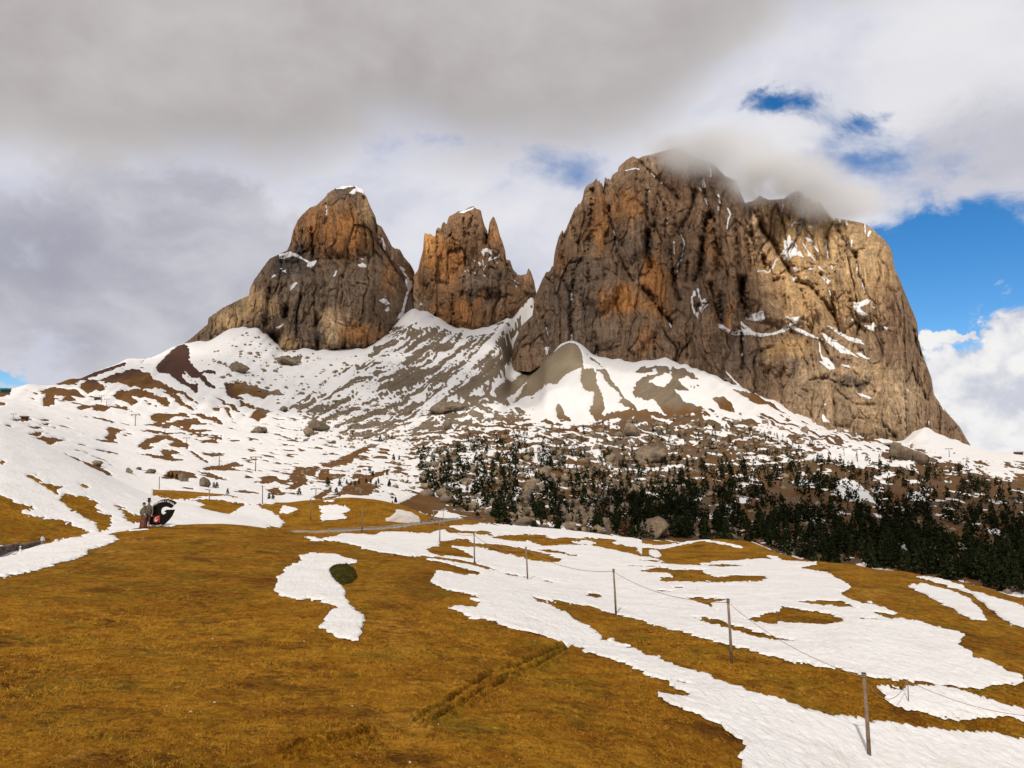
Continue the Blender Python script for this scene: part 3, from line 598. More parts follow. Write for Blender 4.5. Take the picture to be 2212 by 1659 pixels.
 (z6,[(1270,160),(1330,70),(1480,60),(1540,90),(1480,135),(1380,110),(1440,170),(1420,210),(1310,265),(1250,260),(1330,200)],BR),
 (z6,[(1520,160),(1560,90),(1640,80),(1600,130),(1760,130),(1720,160),(1600,165)],BR),(z6,[(1700,300),(1760,230),(1900,160),(2080,100),(2160,90),(2050,150),(1960,200),(2040,240),(1960,310),(1800,300)],BR),
 (z6,[(1460,340),(1540,290),(1640,240),(1640,270),(1560,330),(1720,320),(1600,345)],BR),(z6,[(1570,50),(1650,0),(1850,-30),(1800,30),(1650,65)],BR),
 (z6,[(1070,260),(1180,240),(1220,300),(1130,300)],BR),(c7,[(640,330),(740,290),(960,200),(940,230),(800,300),(700,335)],BR),
 (c7,[(1240,520),(1300,500),(1400,600),(1340,660),(1100,590)],BR),
]
FARP.append((c8,[(1140,590),(1250,572),(1400,570),(1710,550),(1712,561),(1400,582),(1200,594)],SN))
FARP.append((d1,[(160,470),(400,458),(560,448),(700,436),(700,446),(500,462),(300,475)],SN))
FARP.insert(7, (vv,[(880,930),(960,880),(1080,800),(1110,790),(1150,850),(1140,940),(1040,970),(920,1000),(870,980)],'mixed'))
fields = {'mixed': -0.12 + 1.5 * patch2 + 0.6 * speck + 0.4 * scree_s, 'forest': -0.40 + 2.0 * patch2 + 0.55 * sstep(1300 - UG, -120, 420) * sstep(1110 - VG, -30, 60) + 0.35 * patch + 0.2 * sstep(1000 - VG, -30, 60),
          'scree': -0.14 + 1.35 * scree_s + 0.22 * sstep(880 - UG, -160, 160) - 0.55 * sstep((UG - 1140) * 0.225 + (VG - 655) * 0.21, 6, 16) + 0.5 * np.exp(-(((UG - 1140) * 0.73 + (VG - 655) * 0.68) / 9) ** 2), 'flat': 0.45 + 1.1 * flat_s + 0.4 * patch2, 'flat2': 0.30 + 1.0 * flat_s + 0.8 * patch,
          'right': 0.22 + 1.2 * right_s, 'bowl': 0.75 + 1.9 * patch2}
for cr, pts, val in FARP:
    sd = poly_sdf(np.where(far, UG, -9e3), VG, cr(pts), 30 if isinstance(val, str) else 14)
    if isinstance(val, str):
        w = sstep(sd + edge_f * 2, -14, 14) * (sd > -29.9); Ff = Ff * (1 - w) + fields[val] * w
    else:
        w = sstep(sd + edge_f * 0.75, -1.2, 1.2) * (sd > -13.9)
        Ff = Ff * (1 - w) + (val + 0.35 * patch2) * w
F = np.where(far, Ff, F)
F = np.where((DD < 8), -1, F)
F = np.where((DD > 2140), 0.4 + patch, F)

# ------------------------------------------------------------------ ground colours (dry grass, earth, scree, rock)
def C(*c): return np.array(c, float)
grassA, grassB, grassD = C(0.385, 0.188, 0.014), C(0.30, 0.130, 0.008), C(0.135, 0.048, 0.004)
n_big = fbm2(XG / 9.0, YG / 9.0, 4); n_mid = fbm2(XG / 2.2, YG / 2.2, 4)
w1 = sstep(n_big + 0.8 * n_mid, -0.30, 0.32)[..., None]
cg = grassB * (1 - w1) + grassA * w1
wd = 0.8 * sstep(fbm2(XG / 6.0 + 40, YG / 6.0, 5, 0.6), 0.02, 0.42)[..., None]
cg = cg * (1 - wd) + grassD * wd
for (bx, by, rx, ry) in [d4([(1850,450)])[0] + (150, 60), d4([(1100,610)])[0] + (130, 50), d4([(1730,220)])[0] + (60, 50), d4([(150,640)])[0] + (150, 60), d4([(700,900)])[0] + (160, 40)]:
    wq = 0.6 * np.exp(-((UG - bx) / rx) ** 2 - ((VG - by) / ry) ** 2) * sstep(n_mid, -0.3, 0.25) * NEAR
    cg = cg * (1 - wq[..., None]) + grassD * wq[..., None]
olive = C(0.23, 0.145, 0.010); wo = 0.7 * sstep(fbm2(XG / 4.2 - 20, YG / 4.2, 4, 0.6), 0.0, 0.35)[..., None]
cg = cg * (1 - wo) + olive * wo
straw = C(0.52, 0.28, 0.035); wst = 0.6 * (sstep(fbm2(XG / 1.6 + 9, YG / 1.6, 3), 0.22, 0.5) * sstep(fbm2(XG / 12 + 3, YG / 12, 2), 0.0, 0.4))[..., None]
cg = cg * (1 - wst) + straw * wst
for cr_, x_, y_, rx_, ry_ in [(c6,1330,875,260,32),(c6,1600,740,160,30),(z5,450,535,110,45),(z5,320,455,50,22),(z3,880,470,120,45),(d4,1620,735,80,40),(d4,1720,800,110,60),(d4,260,880,120,30),(d4,1650,420,60,50),(d2,830,830,110,60)]:
    (u_, v_), (u2_, v2_) = cr_([(x_, y_), (x_ + rx_, y_ + ry_)])
    wq = 0.85 * np.exp(-((UG - u_) / (u2_ - u_)) ** 2 - ((VG - v_) / (v2_ - v_)) ** 2) * sstep(fbm2(XG / 0.9, YG / 0.9, 3), -0.25, 0.25) * NEAR
    cg = cg * (1 - wq[..., None]) + C(0.60, 0.32, 0.05) * wq[..., None]
farg = C(0.180, 0.092, 0.034); rockc = C(0.205, 0.165, 0.125); screec = C(0.255, 0.205, 0.150); redd = C(0.085, 0.045, 0.036)
cf = farg * (0.8 + 0.5 * (patch2[..., None] + 0.3))
def wpoly(pts, cr=vv, s=12): return sstep(poly_sdf(np.where(far, UG, -9e3), VG, cr(pts), 40), -s, s)[..., None]
ws = np.maximum(wpoly([(860,640),(1170,600),(1170,770),(1240,730),(1300,770),(1420,775),(1560,810),(1620,850),(1500,880),(1300,880),(1150,900),(960,930),(800,960),(640,940),(560,880),(700,790)]), wpoly([(400,740),(620,690),(800,750),(640,870),(440,800)]))
cf = cf * (1 - ws) + screec * (0.85 + 0.35 * scree_s[..., None]) * ws
wf = w_forest[..., None] * sstep(fbm2(XG / 30, YG / 30, 4), -0.25, 0.15)[..., None]
cf = cf * (1 - wf) + rockc * 0.75 * wf
wr = wpoly([(150,810),(330,760),(400,738),(450,760),(520,870),(420,860),(330,800),(200,830)])
cf = cf * (1 - wr) + redd * wr
tr = np.exp(-((UG - 1900) / 420) ** 2)[..., None] * w_forest[..., None]
cf = cf * (1 - 0.6 * tr) + C(0.13, 0.070, 0.032) * 0.6 * tr
cone_c = np.clip(cone * 1.6, 0, 1)[..., None]
cf = cf * (1 - cone_c) + C(0.285, 0.235, 0.165) * cone_c
fw = sstep(DD, dcrest * 1.02, dcrest * 1.3)[..., None]
CG = cg * (1 - fw) + np.clip(cf, 0.02, 1) * fw
CG = CG * (1 - 0.9 * rut[..., None]) + C(0.022, 0.010, 0.004) * 0.9 * rut[..., None]
edge_dark = np.clip(1 - np.abs(F) / 0.9, 0, 1)[..., None] * (NEAR[..., None])
CG = CG * (1 - 0.35 * edge_dark) + C(0.16, 0.062, 0.012) * 0.35 * edge_dark

# ------------------------------------------------------------------ materials for the land
def mat(name, rough=0.9):
    m = bpy.data.materials.new(name); m.use_nodes = True; N = NT(m.node_tree)
    o = N.a('ShaderNodeOutputMaterial'); b = N.a('ShaderNodeBsdfPrincipled', {'Roughness': rough, 'Specular IOR Level': 0.06})
    N.l.new(b.outputs[0], o.inputs[0]); return m, N, b
def plain(name, col, rough=0.8, var=0.25, scale=6.0, metal=0.0):
    m, N, b = mat(name, rough)
    n = N.noise(N.a('ShaderNodeTexCoord').outputs['Object'], scale, 4)
    N.set(b, 'Base Color', N.mix(N.sm(n, 0.3, 0.7), (*[c * (1 - var) for c in col], 1), (*[min(1, c * (1 + var)) for c in col], 1)))
    b.inputs['Metallic'].default_value = metal
    return m
def ground_mat():
    m, N, b = mat('ground_cover', 0.95)
    col = N.a('ShaderNodeVertexColor', layer_name='Col').outputs[0]
    pos = N.a('ShaderNodeNewGeometry').outputs['Position']
    cd = N.a('ShaderNodeCameraData').outputs['View Distance'] if False else None
    fib = N.noise(N.scl(pos, (1, 1.6, 1), (0, 0, 0.5)), 5.5, 6, 0.72, 1.2)
    clump = N.noise(pos, 1.6, 5, 0.65, 0.4)
    pit = N.noise(N.scl(pos, (1, 1.3, 1), (0, 0, 0.2)), 3.1, 5, 0.7, 0.8)
    v = N.m('ADD', N.m('MULTIPLY', N.sm(fib, 0.38, 0.62), 0.75), N.m('MULTIPLY', N.sm(clump, 0.36, 0.64), 0.55))
    c2_ = N.mix(N.sm(v, 0.0, 1.3), (0.40, 0.33, 0.26, 1), (1.36, 1.38, 1.4, 1))
    c2_ = N.mix(N.sm(pit, 0.60, 0.70, 0.0, 0.8), c2_, (0.22, 0.16, 0.12, 1))
    N.set(b, 'Base Color', N.mix(1.0, col, c2_, 'MULTIPLY'))
    bl = N.noise(pos, 0.22, 5, 0.6)
    h = N.m('ADD', N.m('MULTIPLY', v, 0.10), N.m('MULTIPLY', bl, 1.2))
    bp = N.a('ShaderNodeBump', {'Height': h, 'Strength': 0.8, 'Distance': 1.0})
    N.l.new(bp.outputs[0], b.inputs['Normal'])
    return m
def snow_mat(name='snow', tint=(0.76, 0.755, 0.765)):
    m, N, b = mat(name, 0.65)
    pos = N.a('ShaderNodeNewGeometry').outputs['Position']
    d = N.noise(pos, 0.35, 5, 0.6); f = N.noise(N.scl(pos, (1, 0.55, 1), (0, 0, 0.35)), 2.4, 5, 0.62, 0.5)
    c = N.mix(N.sm(d, 0.45, 0.8), (*tint, 1), (tint[0] * 0.90, tint[1] * 0.87, tint[2] * 0.83, 1))
    c = N.mix(N.sm(f, 0.56, 0.75), c, (tint[0] * 0.84, tint[1] * 0.80, tint[2] * 0.76, 1))
    N.set(b, 'Base Color', c)
    bp = N.a('ShaderNodeBump', {'Height': N.m('ADD', N.m('MULTIPLY', f, 0.30), N.m('MULTIPLY', d, 0.5)), 'Strength': 0.7, 'Distance': 1.0})
    N.l.new(bp.outputs[0], b.inputs['Normal'])
    return m
M_GROUND, M_SNOW = ground_mat(), snow_mat()
# ------------------------------------------------------------------ terrain meshes
PG = P0.copy(); PG[..., 2] += Zadd
thick = np.where(NEAR, 0.10 + 0.0010 * DD, 0.0016 * DD) * np.clip(0.45 + 0.8 * F, 0.45, 1.0)
hum = 0.055 * ridge2(XG / 0.9 + 0.2 * YG, YG / 0.55, 2) * (DD < 140)
sel = np.abs(AZF) < R(61)
ground = mesh_from('ground', PG.reshape(-1, 3), [grid_faces(NR, NC)], M_GROUND, CG.reshape(-1, 3))
tag(ground, kind='structure')
off = np.zeros_like(PG)
# snow rides over the tussocks instead of following every one
off[..., 2] = thick + hum - 0.75 * np.where(NEAR, 0.085 * tus * (1 - sstep(DD, 60, 130)), 0)
off[..., 2] += np.where(NEAR, np.clip(0.42 * rut * (0.85 + rn) - 0.16 * lip, -0.1, 0.5), 0)
okc = np.zeros((NR - 1, NC - 1), bool); okc[:, :] = (sel[:-1] & sel[1:])[None, :]
near_cell = NEAR[:-1, :-1]
# near patches one by one: connected components of the cells
def components(mask):
    lab = np.full(mask.shape, -1, np.int32); n = 0
    from collections import deque
    Rr, Cc = mask.shape; ml = mask.tolist(); ll = lab.tolist(); sizes = []
    for i in range(Rr):
        row = ml[i]
        for j in range(Cc):
            if row[j] and ll[i][j] < 0:
                q = [(i, j)]; ll[i][j] = n; s = 0
                while q:
                    a, b = q.pop(); s += 1
                    for da, db in ((1, 0), (-1, 0), (0, 1), (0, -1)):
                        x, y = a + da, b + db
                        if 0 <= x < Rr and 0 <= y < Cc and ml[x][y] and ll[x][y] < 0:
                            ll[x][y] = n; q.append((x, y))
                sizes.append(s); n += 1
    return np.array(ll), np.array(sizes)
insn = F > 0
cellin = (insn[:-1, :-1] | insn[1:, :-1] | insn[:-1, 1:] | insn[1:, 1:]) & okc & near_cell
lab, sizes = components(cellin)
order = np.argsort(-sizes)
def snow_obj(name, cells):
    V, fl = march(PG, F, off, cells)
    if V is None: return None
    return mesh_from(name, V, fl, M_SNOW)
big = [k for k in order if sizes[k] > 160][:24]
for k in big:
    o = snow_obj('snow_patch', lab == k)
    if o: tag(o, kind='structure')
rest = (lab >= 0) & ~np.isin(lab, big)
o = snow_obj('snow_scraps', rest)
if o: tag(o, 'small scraps of melting snow scattered over the dry meadow', 'snow', kind='stuff')
o = snow_obj('snow_field', okc & ~near_cell)
tag(o, kind='structure')

# ------------------------------------------------------------------ standing on the land
LDR = np.log(DR)
ZTOP = PG[..., 2] + np.where(F > 0, off[..., 2], 0)
def ground_z(x, y, top=True):
    d = math.hypot(x, y); a = math.atan2(x, y)
    fi = np.interp(math.log(max(d, 0.7)), LDR, np.arange(NR)); fj = np.interp(a, AZF, np.arange(NC))
    i, j = min(int(fi), NR - 2), min(int(fj), NC - 2); ti, tj = fi - i, fj - j
    Z = ZTOP if top else PG[..., 2]
    return float((Z[i, j] * (1 - tj) + Z[i, j + 1] * tj) * (1 - ti) + (Z[i + 1, j] * (1 - tj) + Z[i + 1, j + 1] * tj) * ti)
Vtop = project(np.stack([XG, YG, ZTOP], -1))[1]
def hit(u, v, dmin=5.0, dmax=2600.0):
    """first visible ground point at a photo pixel, beyond dmin"""
    _, a, _ = ray(u, v); j = int(round(float(np.interp(a, AZF, np.arange(NC)))))
    for _it in range(2):
        col = Vtop[:, j]; i0 = int(np.searchsorted(DR, dmin)); vis = np.minimum.accumulate(col)
        k = i0 + int(np.argmax(vis[i0:] <= v)) if (vis[i0:] <= v).any() else NR - 1
    if k <= 0: return None
    v0, v1 = col[k - 1], col[k]
    t = 1.0 if v0 == v1 else min(1, max(0, (v0 - v) / (v0 - v1)))
    d = DR[k - 1] + (DR[k] - DR[k - 1]) * t
    if d > dmax: return None
    x, y = math.sin(a) * d, math.cos(a) * d
    return Vector((x, y, ground_z(x, y)))
# ------------------------------------------------------------------ rock walls
def rock_mat():
    m, N, b = mat('dolomite', 0.95)
    col = N.a('ShaderNodeVertexColor', layer_name='Col').outputs[0]
    pos = N.a('ShaderNodeNewGeometry').outputs['Position']
    st = N.noise(N.scl(pos, (1, 1, 0.16)), 0.085, 8, 0.68, 0.8)
    fine = N.noise(N.scl(pos, (1, 1, 0.55)), 0.22, 7, 0.7, 0.6)
    led = N.noise(N.scl(pos, (0.25, 0.25, 1.6)), 0.06, 6, 0.65, 1.0)
    v = N.m('ADD', N.m('MULTIPLY', N.sm(st, 0.28, 0.72), 0.55), N.m('ADD', N.m('MULTIPLY', N.sm(fine, 0.3, 0.7), 0.4), N.m('MULTIPLY', N.sm(led, 0.3, 0.7), 0.25)))
    c = N.mix(1.0, col, N.mix(N.sm(v, 0.1, 1.1), (0.62, 0.60, 0.59, 1), (1.55, 1.50, 1.42, 1)), 'MULTIPLY')
    N.set(b, 'Base Color', c)
    crack = N.a('ShaderNodeTexVoronoi', {'Vector': N.scl(pos, (1, 1, 0.22)), 'Scale': 0.07, 'Randomness': 1.0}, feature='DISTANCE_TO_EDGE').outputs[0]
    h = N.m('ADD', N.m('MULTIPLY', st, 14.0), N.m('ADD', N.m('MULTIPLY', fine, 7.0), N.m('ADD', N.m('MULTIPLY', led, 7.0), N.m('MULTIPLY', N.sm(crack, 0.0, 0.09), 1.5))))
    bp = N.a('ShaderNodeBump', {'Height': h, 'Strength': 1.0, 'Distance': 1.0})
    N.l.new(bp.outputs[0], b.inputs['Normal'])
    return m
M_ROCK = rock_mat()
M_CSNOW = snow_mat('ledge_snow', (0.80, 0.80, 0.82))

TOP1 = e1([(70,1480),(150,1420),(289,1300),(291,1250),(420,1160),(560,1090),(649,1050),(652,1000),(690,920),(790,780),(830,730),(905,695),(980,660),(1010,590),(1030,490),(1070,400),(1110,350),(1180,285),(1230,270),(1310,200),(1330,165),(1400,120),(1480,100),(1570,100),(1640,135),(1670,190),(1700,270),(1750,370),(1760,430),(1800,450),(1850,540),(1890,620),(1910,640),(1960,650),(2000,720),(2060,790),(2095,860),(2120,930)])
BASE1 = e1([(70,1490),(170,1530),(290,1480),(420,1440),(520,1335),(650,1302),(760,1320),(800,1400),(830,1500),(940,1555),(1090,1492),(1150,1530),(1300,1540),(1400,1530),(1600,1550),(1700,1510),(1850,1420),(1925,1330),(1945,1240),(2000,1170),(2010,1080),(2040,970),(2070,925),(2120,900)])
TOP2 = e2([(380,1000),(400,960),(430,920),(460,790),(490,680),(500,500),(520,495),(540,510),(570,500),(628,540),(640,450),(670,425),(695,450),(710,380),(735,365),(765,400),(770,350),(790,300),(860,265),(895,240),(925,240),(930,230),(945,238),(1000,215),(1020,195),(1075,180),(1090,205),(1160,230),(1175,310),(1200,400),(1235,470),(1241,510),(1247,450),(1260,370),(1300,300),(1320,320),(1350,400),(1380,520),(1420,620),(1445,720),(1450,800),(1500,810),(1530,910),(1600,990),(1606,960),(1612,985),(1690,970),(1710,900),(1740,940),(1780,1060),(1800,1180),(1815,1230)])
BASE2 = e2([(370,1290),(380,1400),(420,1520),(490,1390),(560,1420),(640,1330),(642,1460),(660,1580),(830,1640),(970,1600),(1110,1590),(1180,1620),(1300,1640),(1420,1510),(1480,1430),(1640,1300),(1690,1260),(1815,1260)])
TOP3 = [(1104,783),(1110,742),(1128,702),(1150,682),(1156,640)] + e3([(190,1640),(220,1570),(260,1500),(300,1490),(320,1440),(340,1430),(355,1280),(400,1100),(425,1050),(450,1005),(462,1050),(480,1020),(540,880),(590,760),(600,740),(608,755),(635,700),(645,715),(680,660),(700,540),(740,490),(800,460),(840,410),(858,445),(880,440),(890,470),(905,465),(925,525),(938,410),(955,398),(967,430),(980,400),(990,430),(1008,420),(1030,370),(1090,330),(1100,280),(1200,190),(1265,155),(1330,185),(1380,155),(1460,140),(1560,110),(1700,70),(1800,60),(1860,90),(1950,150),(2212,250)]) + e5([(260,10),(380,60),(410,150),(460,280),(540,262),(580,235),(605,205),(640,225),(700,250),(850,240),(920,180),(1000,160),(1050,200),(1062,240),(1085,215),(1105,222),(1130,265),(1180,280),(1200,250),(1250,330),(1330,430),(1470,450),(1600,475),(1660,490),(1740,550),(1800,600),(1860,660),(1920,750),(1945,880),(1950,940),(1990,1010),(2040,1140),(2100,1290),(2150,1400),(2180,1500),(2186,1650)]) + e6([(1585,300),(1610,400),(1650,510),(1680,590),(1700,720),(1740,780),(1810,870),(1900,970),(1950,1060),(2000,1138)])
BASE3 = [(1104,786),(1145,789),(1170,774),(1202,762),(1234,737),(1249,754),(1281,771),(1324,786),(1366,786),(1393,775),(1410,779),(1440,776),(1460,794),(1485,791),(1534,811),(1569,806),(1613,844),(1669,867),(1739,900),(1775,911),(1836,936),(1873,952),(1948,962),(1970,955),(1980,925),(2001,928),(2032,939),(2060,953),(2102,970)]
# gullies, chimneys and edges: (line, half width px, depth m)
GR1 = [(e1([(1110,490),(1105,560),(1112,640)]),4,22),(e1([(1190,480),(1200,600),(1212,740)]),5,30),(e1([(840,960),(815,1120),(800,1230),(790,1310)]),9,38),(e1([(1100,1060),(1065,1180),(1060,1300),(1065,1450)]),6,30),
 (e1([(1665,520),(1672,660)]),4,20),(e1([(1790,1290),(1775,1380),(1760,1460)]),5,28),(e1([(1240,1260),(1250,1400),(1245,1510)]),6,24),(e1([(965,1180),(955,1240)]),12,60),(e1([(850,1400),(865,1470),(900,1400)]),17,70),(e1([(930,770),(1060,770)]),16,26),
 (e1([(1315,260),(1325,340),(1310,430)]),5,22),(e1([(1640,200),(1690,320),(1745,450),(1770,600),(1830,680),(1900,800),(1990,920)]),7,30),(e1([(930,960),(940,1080)]),5,20),(e1([(1740,680),(1745,900),(1730,1180)]),6,22),(e1([(1460,720),(1240,740)]),8,18),(e1([(1300,1140),(1290,1230),(1210,1330)]),6,20)]
GR2 = [(e2([(1241,480),(1232,560),(1225,620)]),4,60),(e2([(960,330),(965,470),(970,560)]),4,30),(e2([(1060,300),(1030,450),(1000,600),(985,720),(980,880)]),5,28),(e2([(800,520),(840,570),(880,720),(910,860)]),4,24),(e2([(835,1230),(825,1330),(840,1450)]),5,30),
 (e2([(1062,1220),(1058,1340)]),4,30),(e2([(1385,980),(1380,1100),(1385,1210)]),5,26),(e2([(1240,1000),(1238,1160)]),4,20),(e2([(1300,1000),(1300,1180)]),3,18),(e2([(640,480),(650,600),(640,700)]),4,24),(e2([(960,1000),(950,1120),(945,1200)]),4,20),(e2([(1230,1200),(1290,1260),(1350,1240)]),14,26),(e2([(580,800),(650,700)]),5,14),(e2([(1450,800),(1480,960),(1500,1100)]),5,22)]
GR3 = [(e3([(990,740),(985,860),(1020,980),(1055,1090),(1080,1210),(1085,1300),(1130,1380),(1180,1480),(1260,1600)]),5,30),(e3([(1430,560),(1425,700),(1430,900),(1428,1050)]),4,26),(e3([(1432,1040),(1438,1200),(1440,1340),(1470,1450)]),9,75),
 (e3([(1990,560),(1960,720),(1900,860),(1830,960),(1810,1040),(1860,1150),(1850,1280),(1820,1400),(1790,1500),(1780,1570)]),7,42),(e3([(805,560),(800,700),(785,900),(770,1100),(755,1270),(690,1350),(620,1420),(585,1490),(590,1600)]),9,46),
 (e3([(2110,860),(2085,1150),(2065,1300),(2045,1450),(1990,1600)]),8,44),(e3([(1560,600),(1640,760),(1650,900),(1640,1110)]),5,28),(e3([(1480,780),(1520,880),(1520,1060)]),4,22),(e3([(1700,1250),(1725,1400),(1740,1650)]),5,30),(e3([(460,1080),(440,1200),(450,1340),(490,1500)]),5,26),(e3([(560,1000),(610,1170)]),4,18),
 (e3([(925,510),(935,590)]),7,50),(e3([(2212,900),(2140,760),(2090,560),(2060,420)]),6,30),(e3([(1330,190),(1440,320),(1560,430),(1690,540),(1790,650)]),6,26),(e3([(740,1400),(745,1650)]),4,18),(e3([(1900,1400),(1890,1600)]),7,36),
 (e4([(705,130),(690,240),(680,330),(685,450),(692,560),(690,630)]),7,48),(e4([(400,330),(460,470),(490,590)]),5,24),(e4([(1310,160),(1400,280),(1480,380),(1560,460)]),7,44),(e4([(1360,190),(1415,260)]),10,40),(e4([(1570,0),(1585,160),(1640,260)]),7,38),
 (e4([(1900,120),(1925,260),(1980,440)]),7,45),(e4([(1990,220),(1990,330),(2000,450)]),10,48),(e4([(2175,80),(2160,200),(2180,330),(2212,420)]),11,70),(e4([(850,0),(845,150),(850,300)]),4,16),(e4([(620,100),(670,190)]),6,28),(e4([(900,560),(915,660),(910,740)]),5,24),(e4([(1410,560),(1415,760)]),4,22),(e4([(1600,800),(1640,640)]),5,26),(e4([(1690,560),(1700,760)]),4,20),(e4([(2170,560),(2180,700),(2190,860)]),5,30),
 (e5([(20,1000),(60,560),(110,400)]),7,40),(e5([(110,400),(160,620),(195,800),(190,960)]),7,42),(e5([(370,560),(400,760),(410,940)]),6,32),(e5([(470,600),(500,800),(510,960)]),6,36),(e5([(540,580),(560,740)]),7,40),(e5([(640,820),(655,960)]),8,46),(e5([(700,900),(740,1060),(790,1050)]),7,34),(e5([(440,1080),(450,1200),(470,1330)]),12,60),
 (e5([(560,380),(640,560),(760,700),(800,800),(880,920),(960,1060),(1100,1100),(1260,1280),(1360,1440),(1400,1560)]),10,55),(e5([(1270,620),(1275,730),(1290,830)]),6,34),(e5([(1040,350),(1030,480),(990,600)]),5,26),(e5([(840,1050),(860,1340)]),7,34),(e5([(1020,1150),(1080,1350)]),7,34),(e5([(1220,1000),(1290,1120),(1330,1240),(1350,1400)]),8,36),(e5([(1570,780),(1575,960),(1640,1080),(1655,1190)]),5,24),(e5([(740,1060),(760,1240)]),6,30),(e5([(1390,560),(1480,700),(1560,820)]),6,26),(e5([(1500,1180),(1520,1400),(1640,1560)]),6,22),
 (e6([(210,280),(215,480),(205,600)]),5,28),(e6([(340,400),(440,350)]),6,14),(e6([(740,610),(860,590),(980,650),(1100,660),(1200,630),(1240,700)]),5,13),(e6([(920,660),(1000,740),(1100,800),(1240,800)]),5,11),(e6([(960,440),(1050,460)]),5,10),(e6([(1070,900),(1160,905)]),4,8),(e6([(1320,960),(1400,1050)]),6,22),(e6([(640,660),(720,700)]),5,9),(e6([(1540,220),(1560,320),(1600,420)]),6,30),(e6([(1600,660),(1640,760)]),7,24),(e6([(820,300),(920,480)]),5,18)]
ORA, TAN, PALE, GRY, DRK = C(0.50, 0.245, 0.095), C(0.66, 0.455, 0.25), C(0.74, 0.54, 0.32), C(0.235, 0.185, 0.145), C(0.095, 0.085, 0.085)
BRN = C(0.33, 0.205, 0.12)
def bl(cr, x, y, rx, ry, col, s=1.0):
    (u, v), (u2, v2) = cr([(x, y), (x + rx, y + ry)]); return (u, v, abs(u2 - u), abs(v2 - v), col, s)
B1 = [bl(e1,1450,480,330,260,ORA,.95),bl(e1,1690,350,90,200,TAN,.75),bl(e1,1120,480,160,180,ORA,.4),bl(e1,700,1130,140,140,TAN,.9),bl(e1,480,1260,170,110,TAN,.8),bl(e1,1380,1330,110,210,PALE,.85),bl(e1,1620,1400,230,130,ORA,.8),bl(e1,1870,880,100,170,ORA,.6),bl(e1,1000,1480,120,90,TAN,.8),bl(e1,880,1120,60,90,TAN,.5),
      bl(e1,1020,800,240,160,DRK,.8),bl(e1,860,1450,80,90,DRK,.9),bl(e1,1130,1350,140,160,DRK,.45),bl(e1,1250,1000,500,200,GRY,.5),bl(e1,960,1220,50,70,DRK,.8),bl(e1,1450,110,170,60,DRK,.5),bl(e1,1250,1440,50,100,DRK,.6)]  # dark blobs over caves and clefts put recess shade into the colour
B2 = [bl(e2,560,680,100,260,C(0.62,0.34,0.13),.95),bl(e2,760,800,240,330,ORA,.85),bl(e2,1080,480,220,300,BRN,.5),bl(e2,880,1460,280,180,ORA,.8),bl(e2,1500,1250,170,110,BRN,.6),bl(e2,1330,520,80,200,ORA,.5),bl(e2,1180,1050,330,220,GRY,.8),bl(e2,450,1340,130,120,GRY,.9),bl(e2,1310,1250,110,110,DRK,.6),bl(e2,1500,1000,150,150,GRY,.5),bl(e2,1120,1280,100,70,ORA,.6)]  # the bright orange blob paints sunlight onto the left edge
B3 = [bl(e3,1200,720,220,230,ORA,.75),bl(e3,880,950,110,420,ORA,.8),bl(e3,600,1000,150,420,BRN,.5),bl(e3,430,1400,120,200,ORA,.45),bl(e3,1480,1480,150,220,ORA,.8),bl(e3,2190,1180,80,320,ORA,.6),bl(e4,1120,270,230,140,C(0.58,0.28,0.095),.95),bl(e4,1430,200,150,260,ORA,.8),bl(e4,2080,380,60,140,ORA,.9),bl(e4,1340,600,90,120,ORA,.5),bl(e4,1500,60,150,120,ORA,.5),
      bl(e4,700,250,260,300,GRY,.7),bl(e4,700,560,600,200,GRY,.55),bl(e3,800,1480,230,200,GRY,.8),bl(e3,1300,1250,200,200,GRY,.5),bl(e3,1750,800,350,500,BRN,.5),bl(e5,1250,900,820,760,TAN,.92),bl(e5,540,560,60,300,PALE,.9),bl(e5,1500,800,400,330,PALE,.5),bl(e5,1450,960,220,90,PALE,.7),bl(e5,650,700,60,140,PALE,.6),  # tan and pale blobs put the wing's sunlight into its colour
      bl(e5,300,900,330,500,BRN,.4),bl(e6,560,360,230,90,C(0.58,0.39,0.19),.8),bl(e6,1000,700,500,400,C(0.56,0.42,0.275),.8),bl(e6,1350,800,300,300,C(0.58,0.43,0.275),.75),bl(e6,1050,620,220,60,DRK,.7),bl(e6,950,470,140,40,C(.12,.07,.06),.6),bl(e6,620,460,60,50,GRY,.8),bl(e6,700,700,100,100,GRY,.4),bl(e6,200,450,180,200,GRY,.6),bl(e4,1990,330,35,130,DRK,.9),bl(e4,2185,200,40,180,DRK,.8),bl(e3,1438,1230,22,160,DRK,.8),bl(e4,1370,210,50,60,DRK,.6)]  # dark blobs paint the pillar's shadow and shade in chimneys and under overhangs
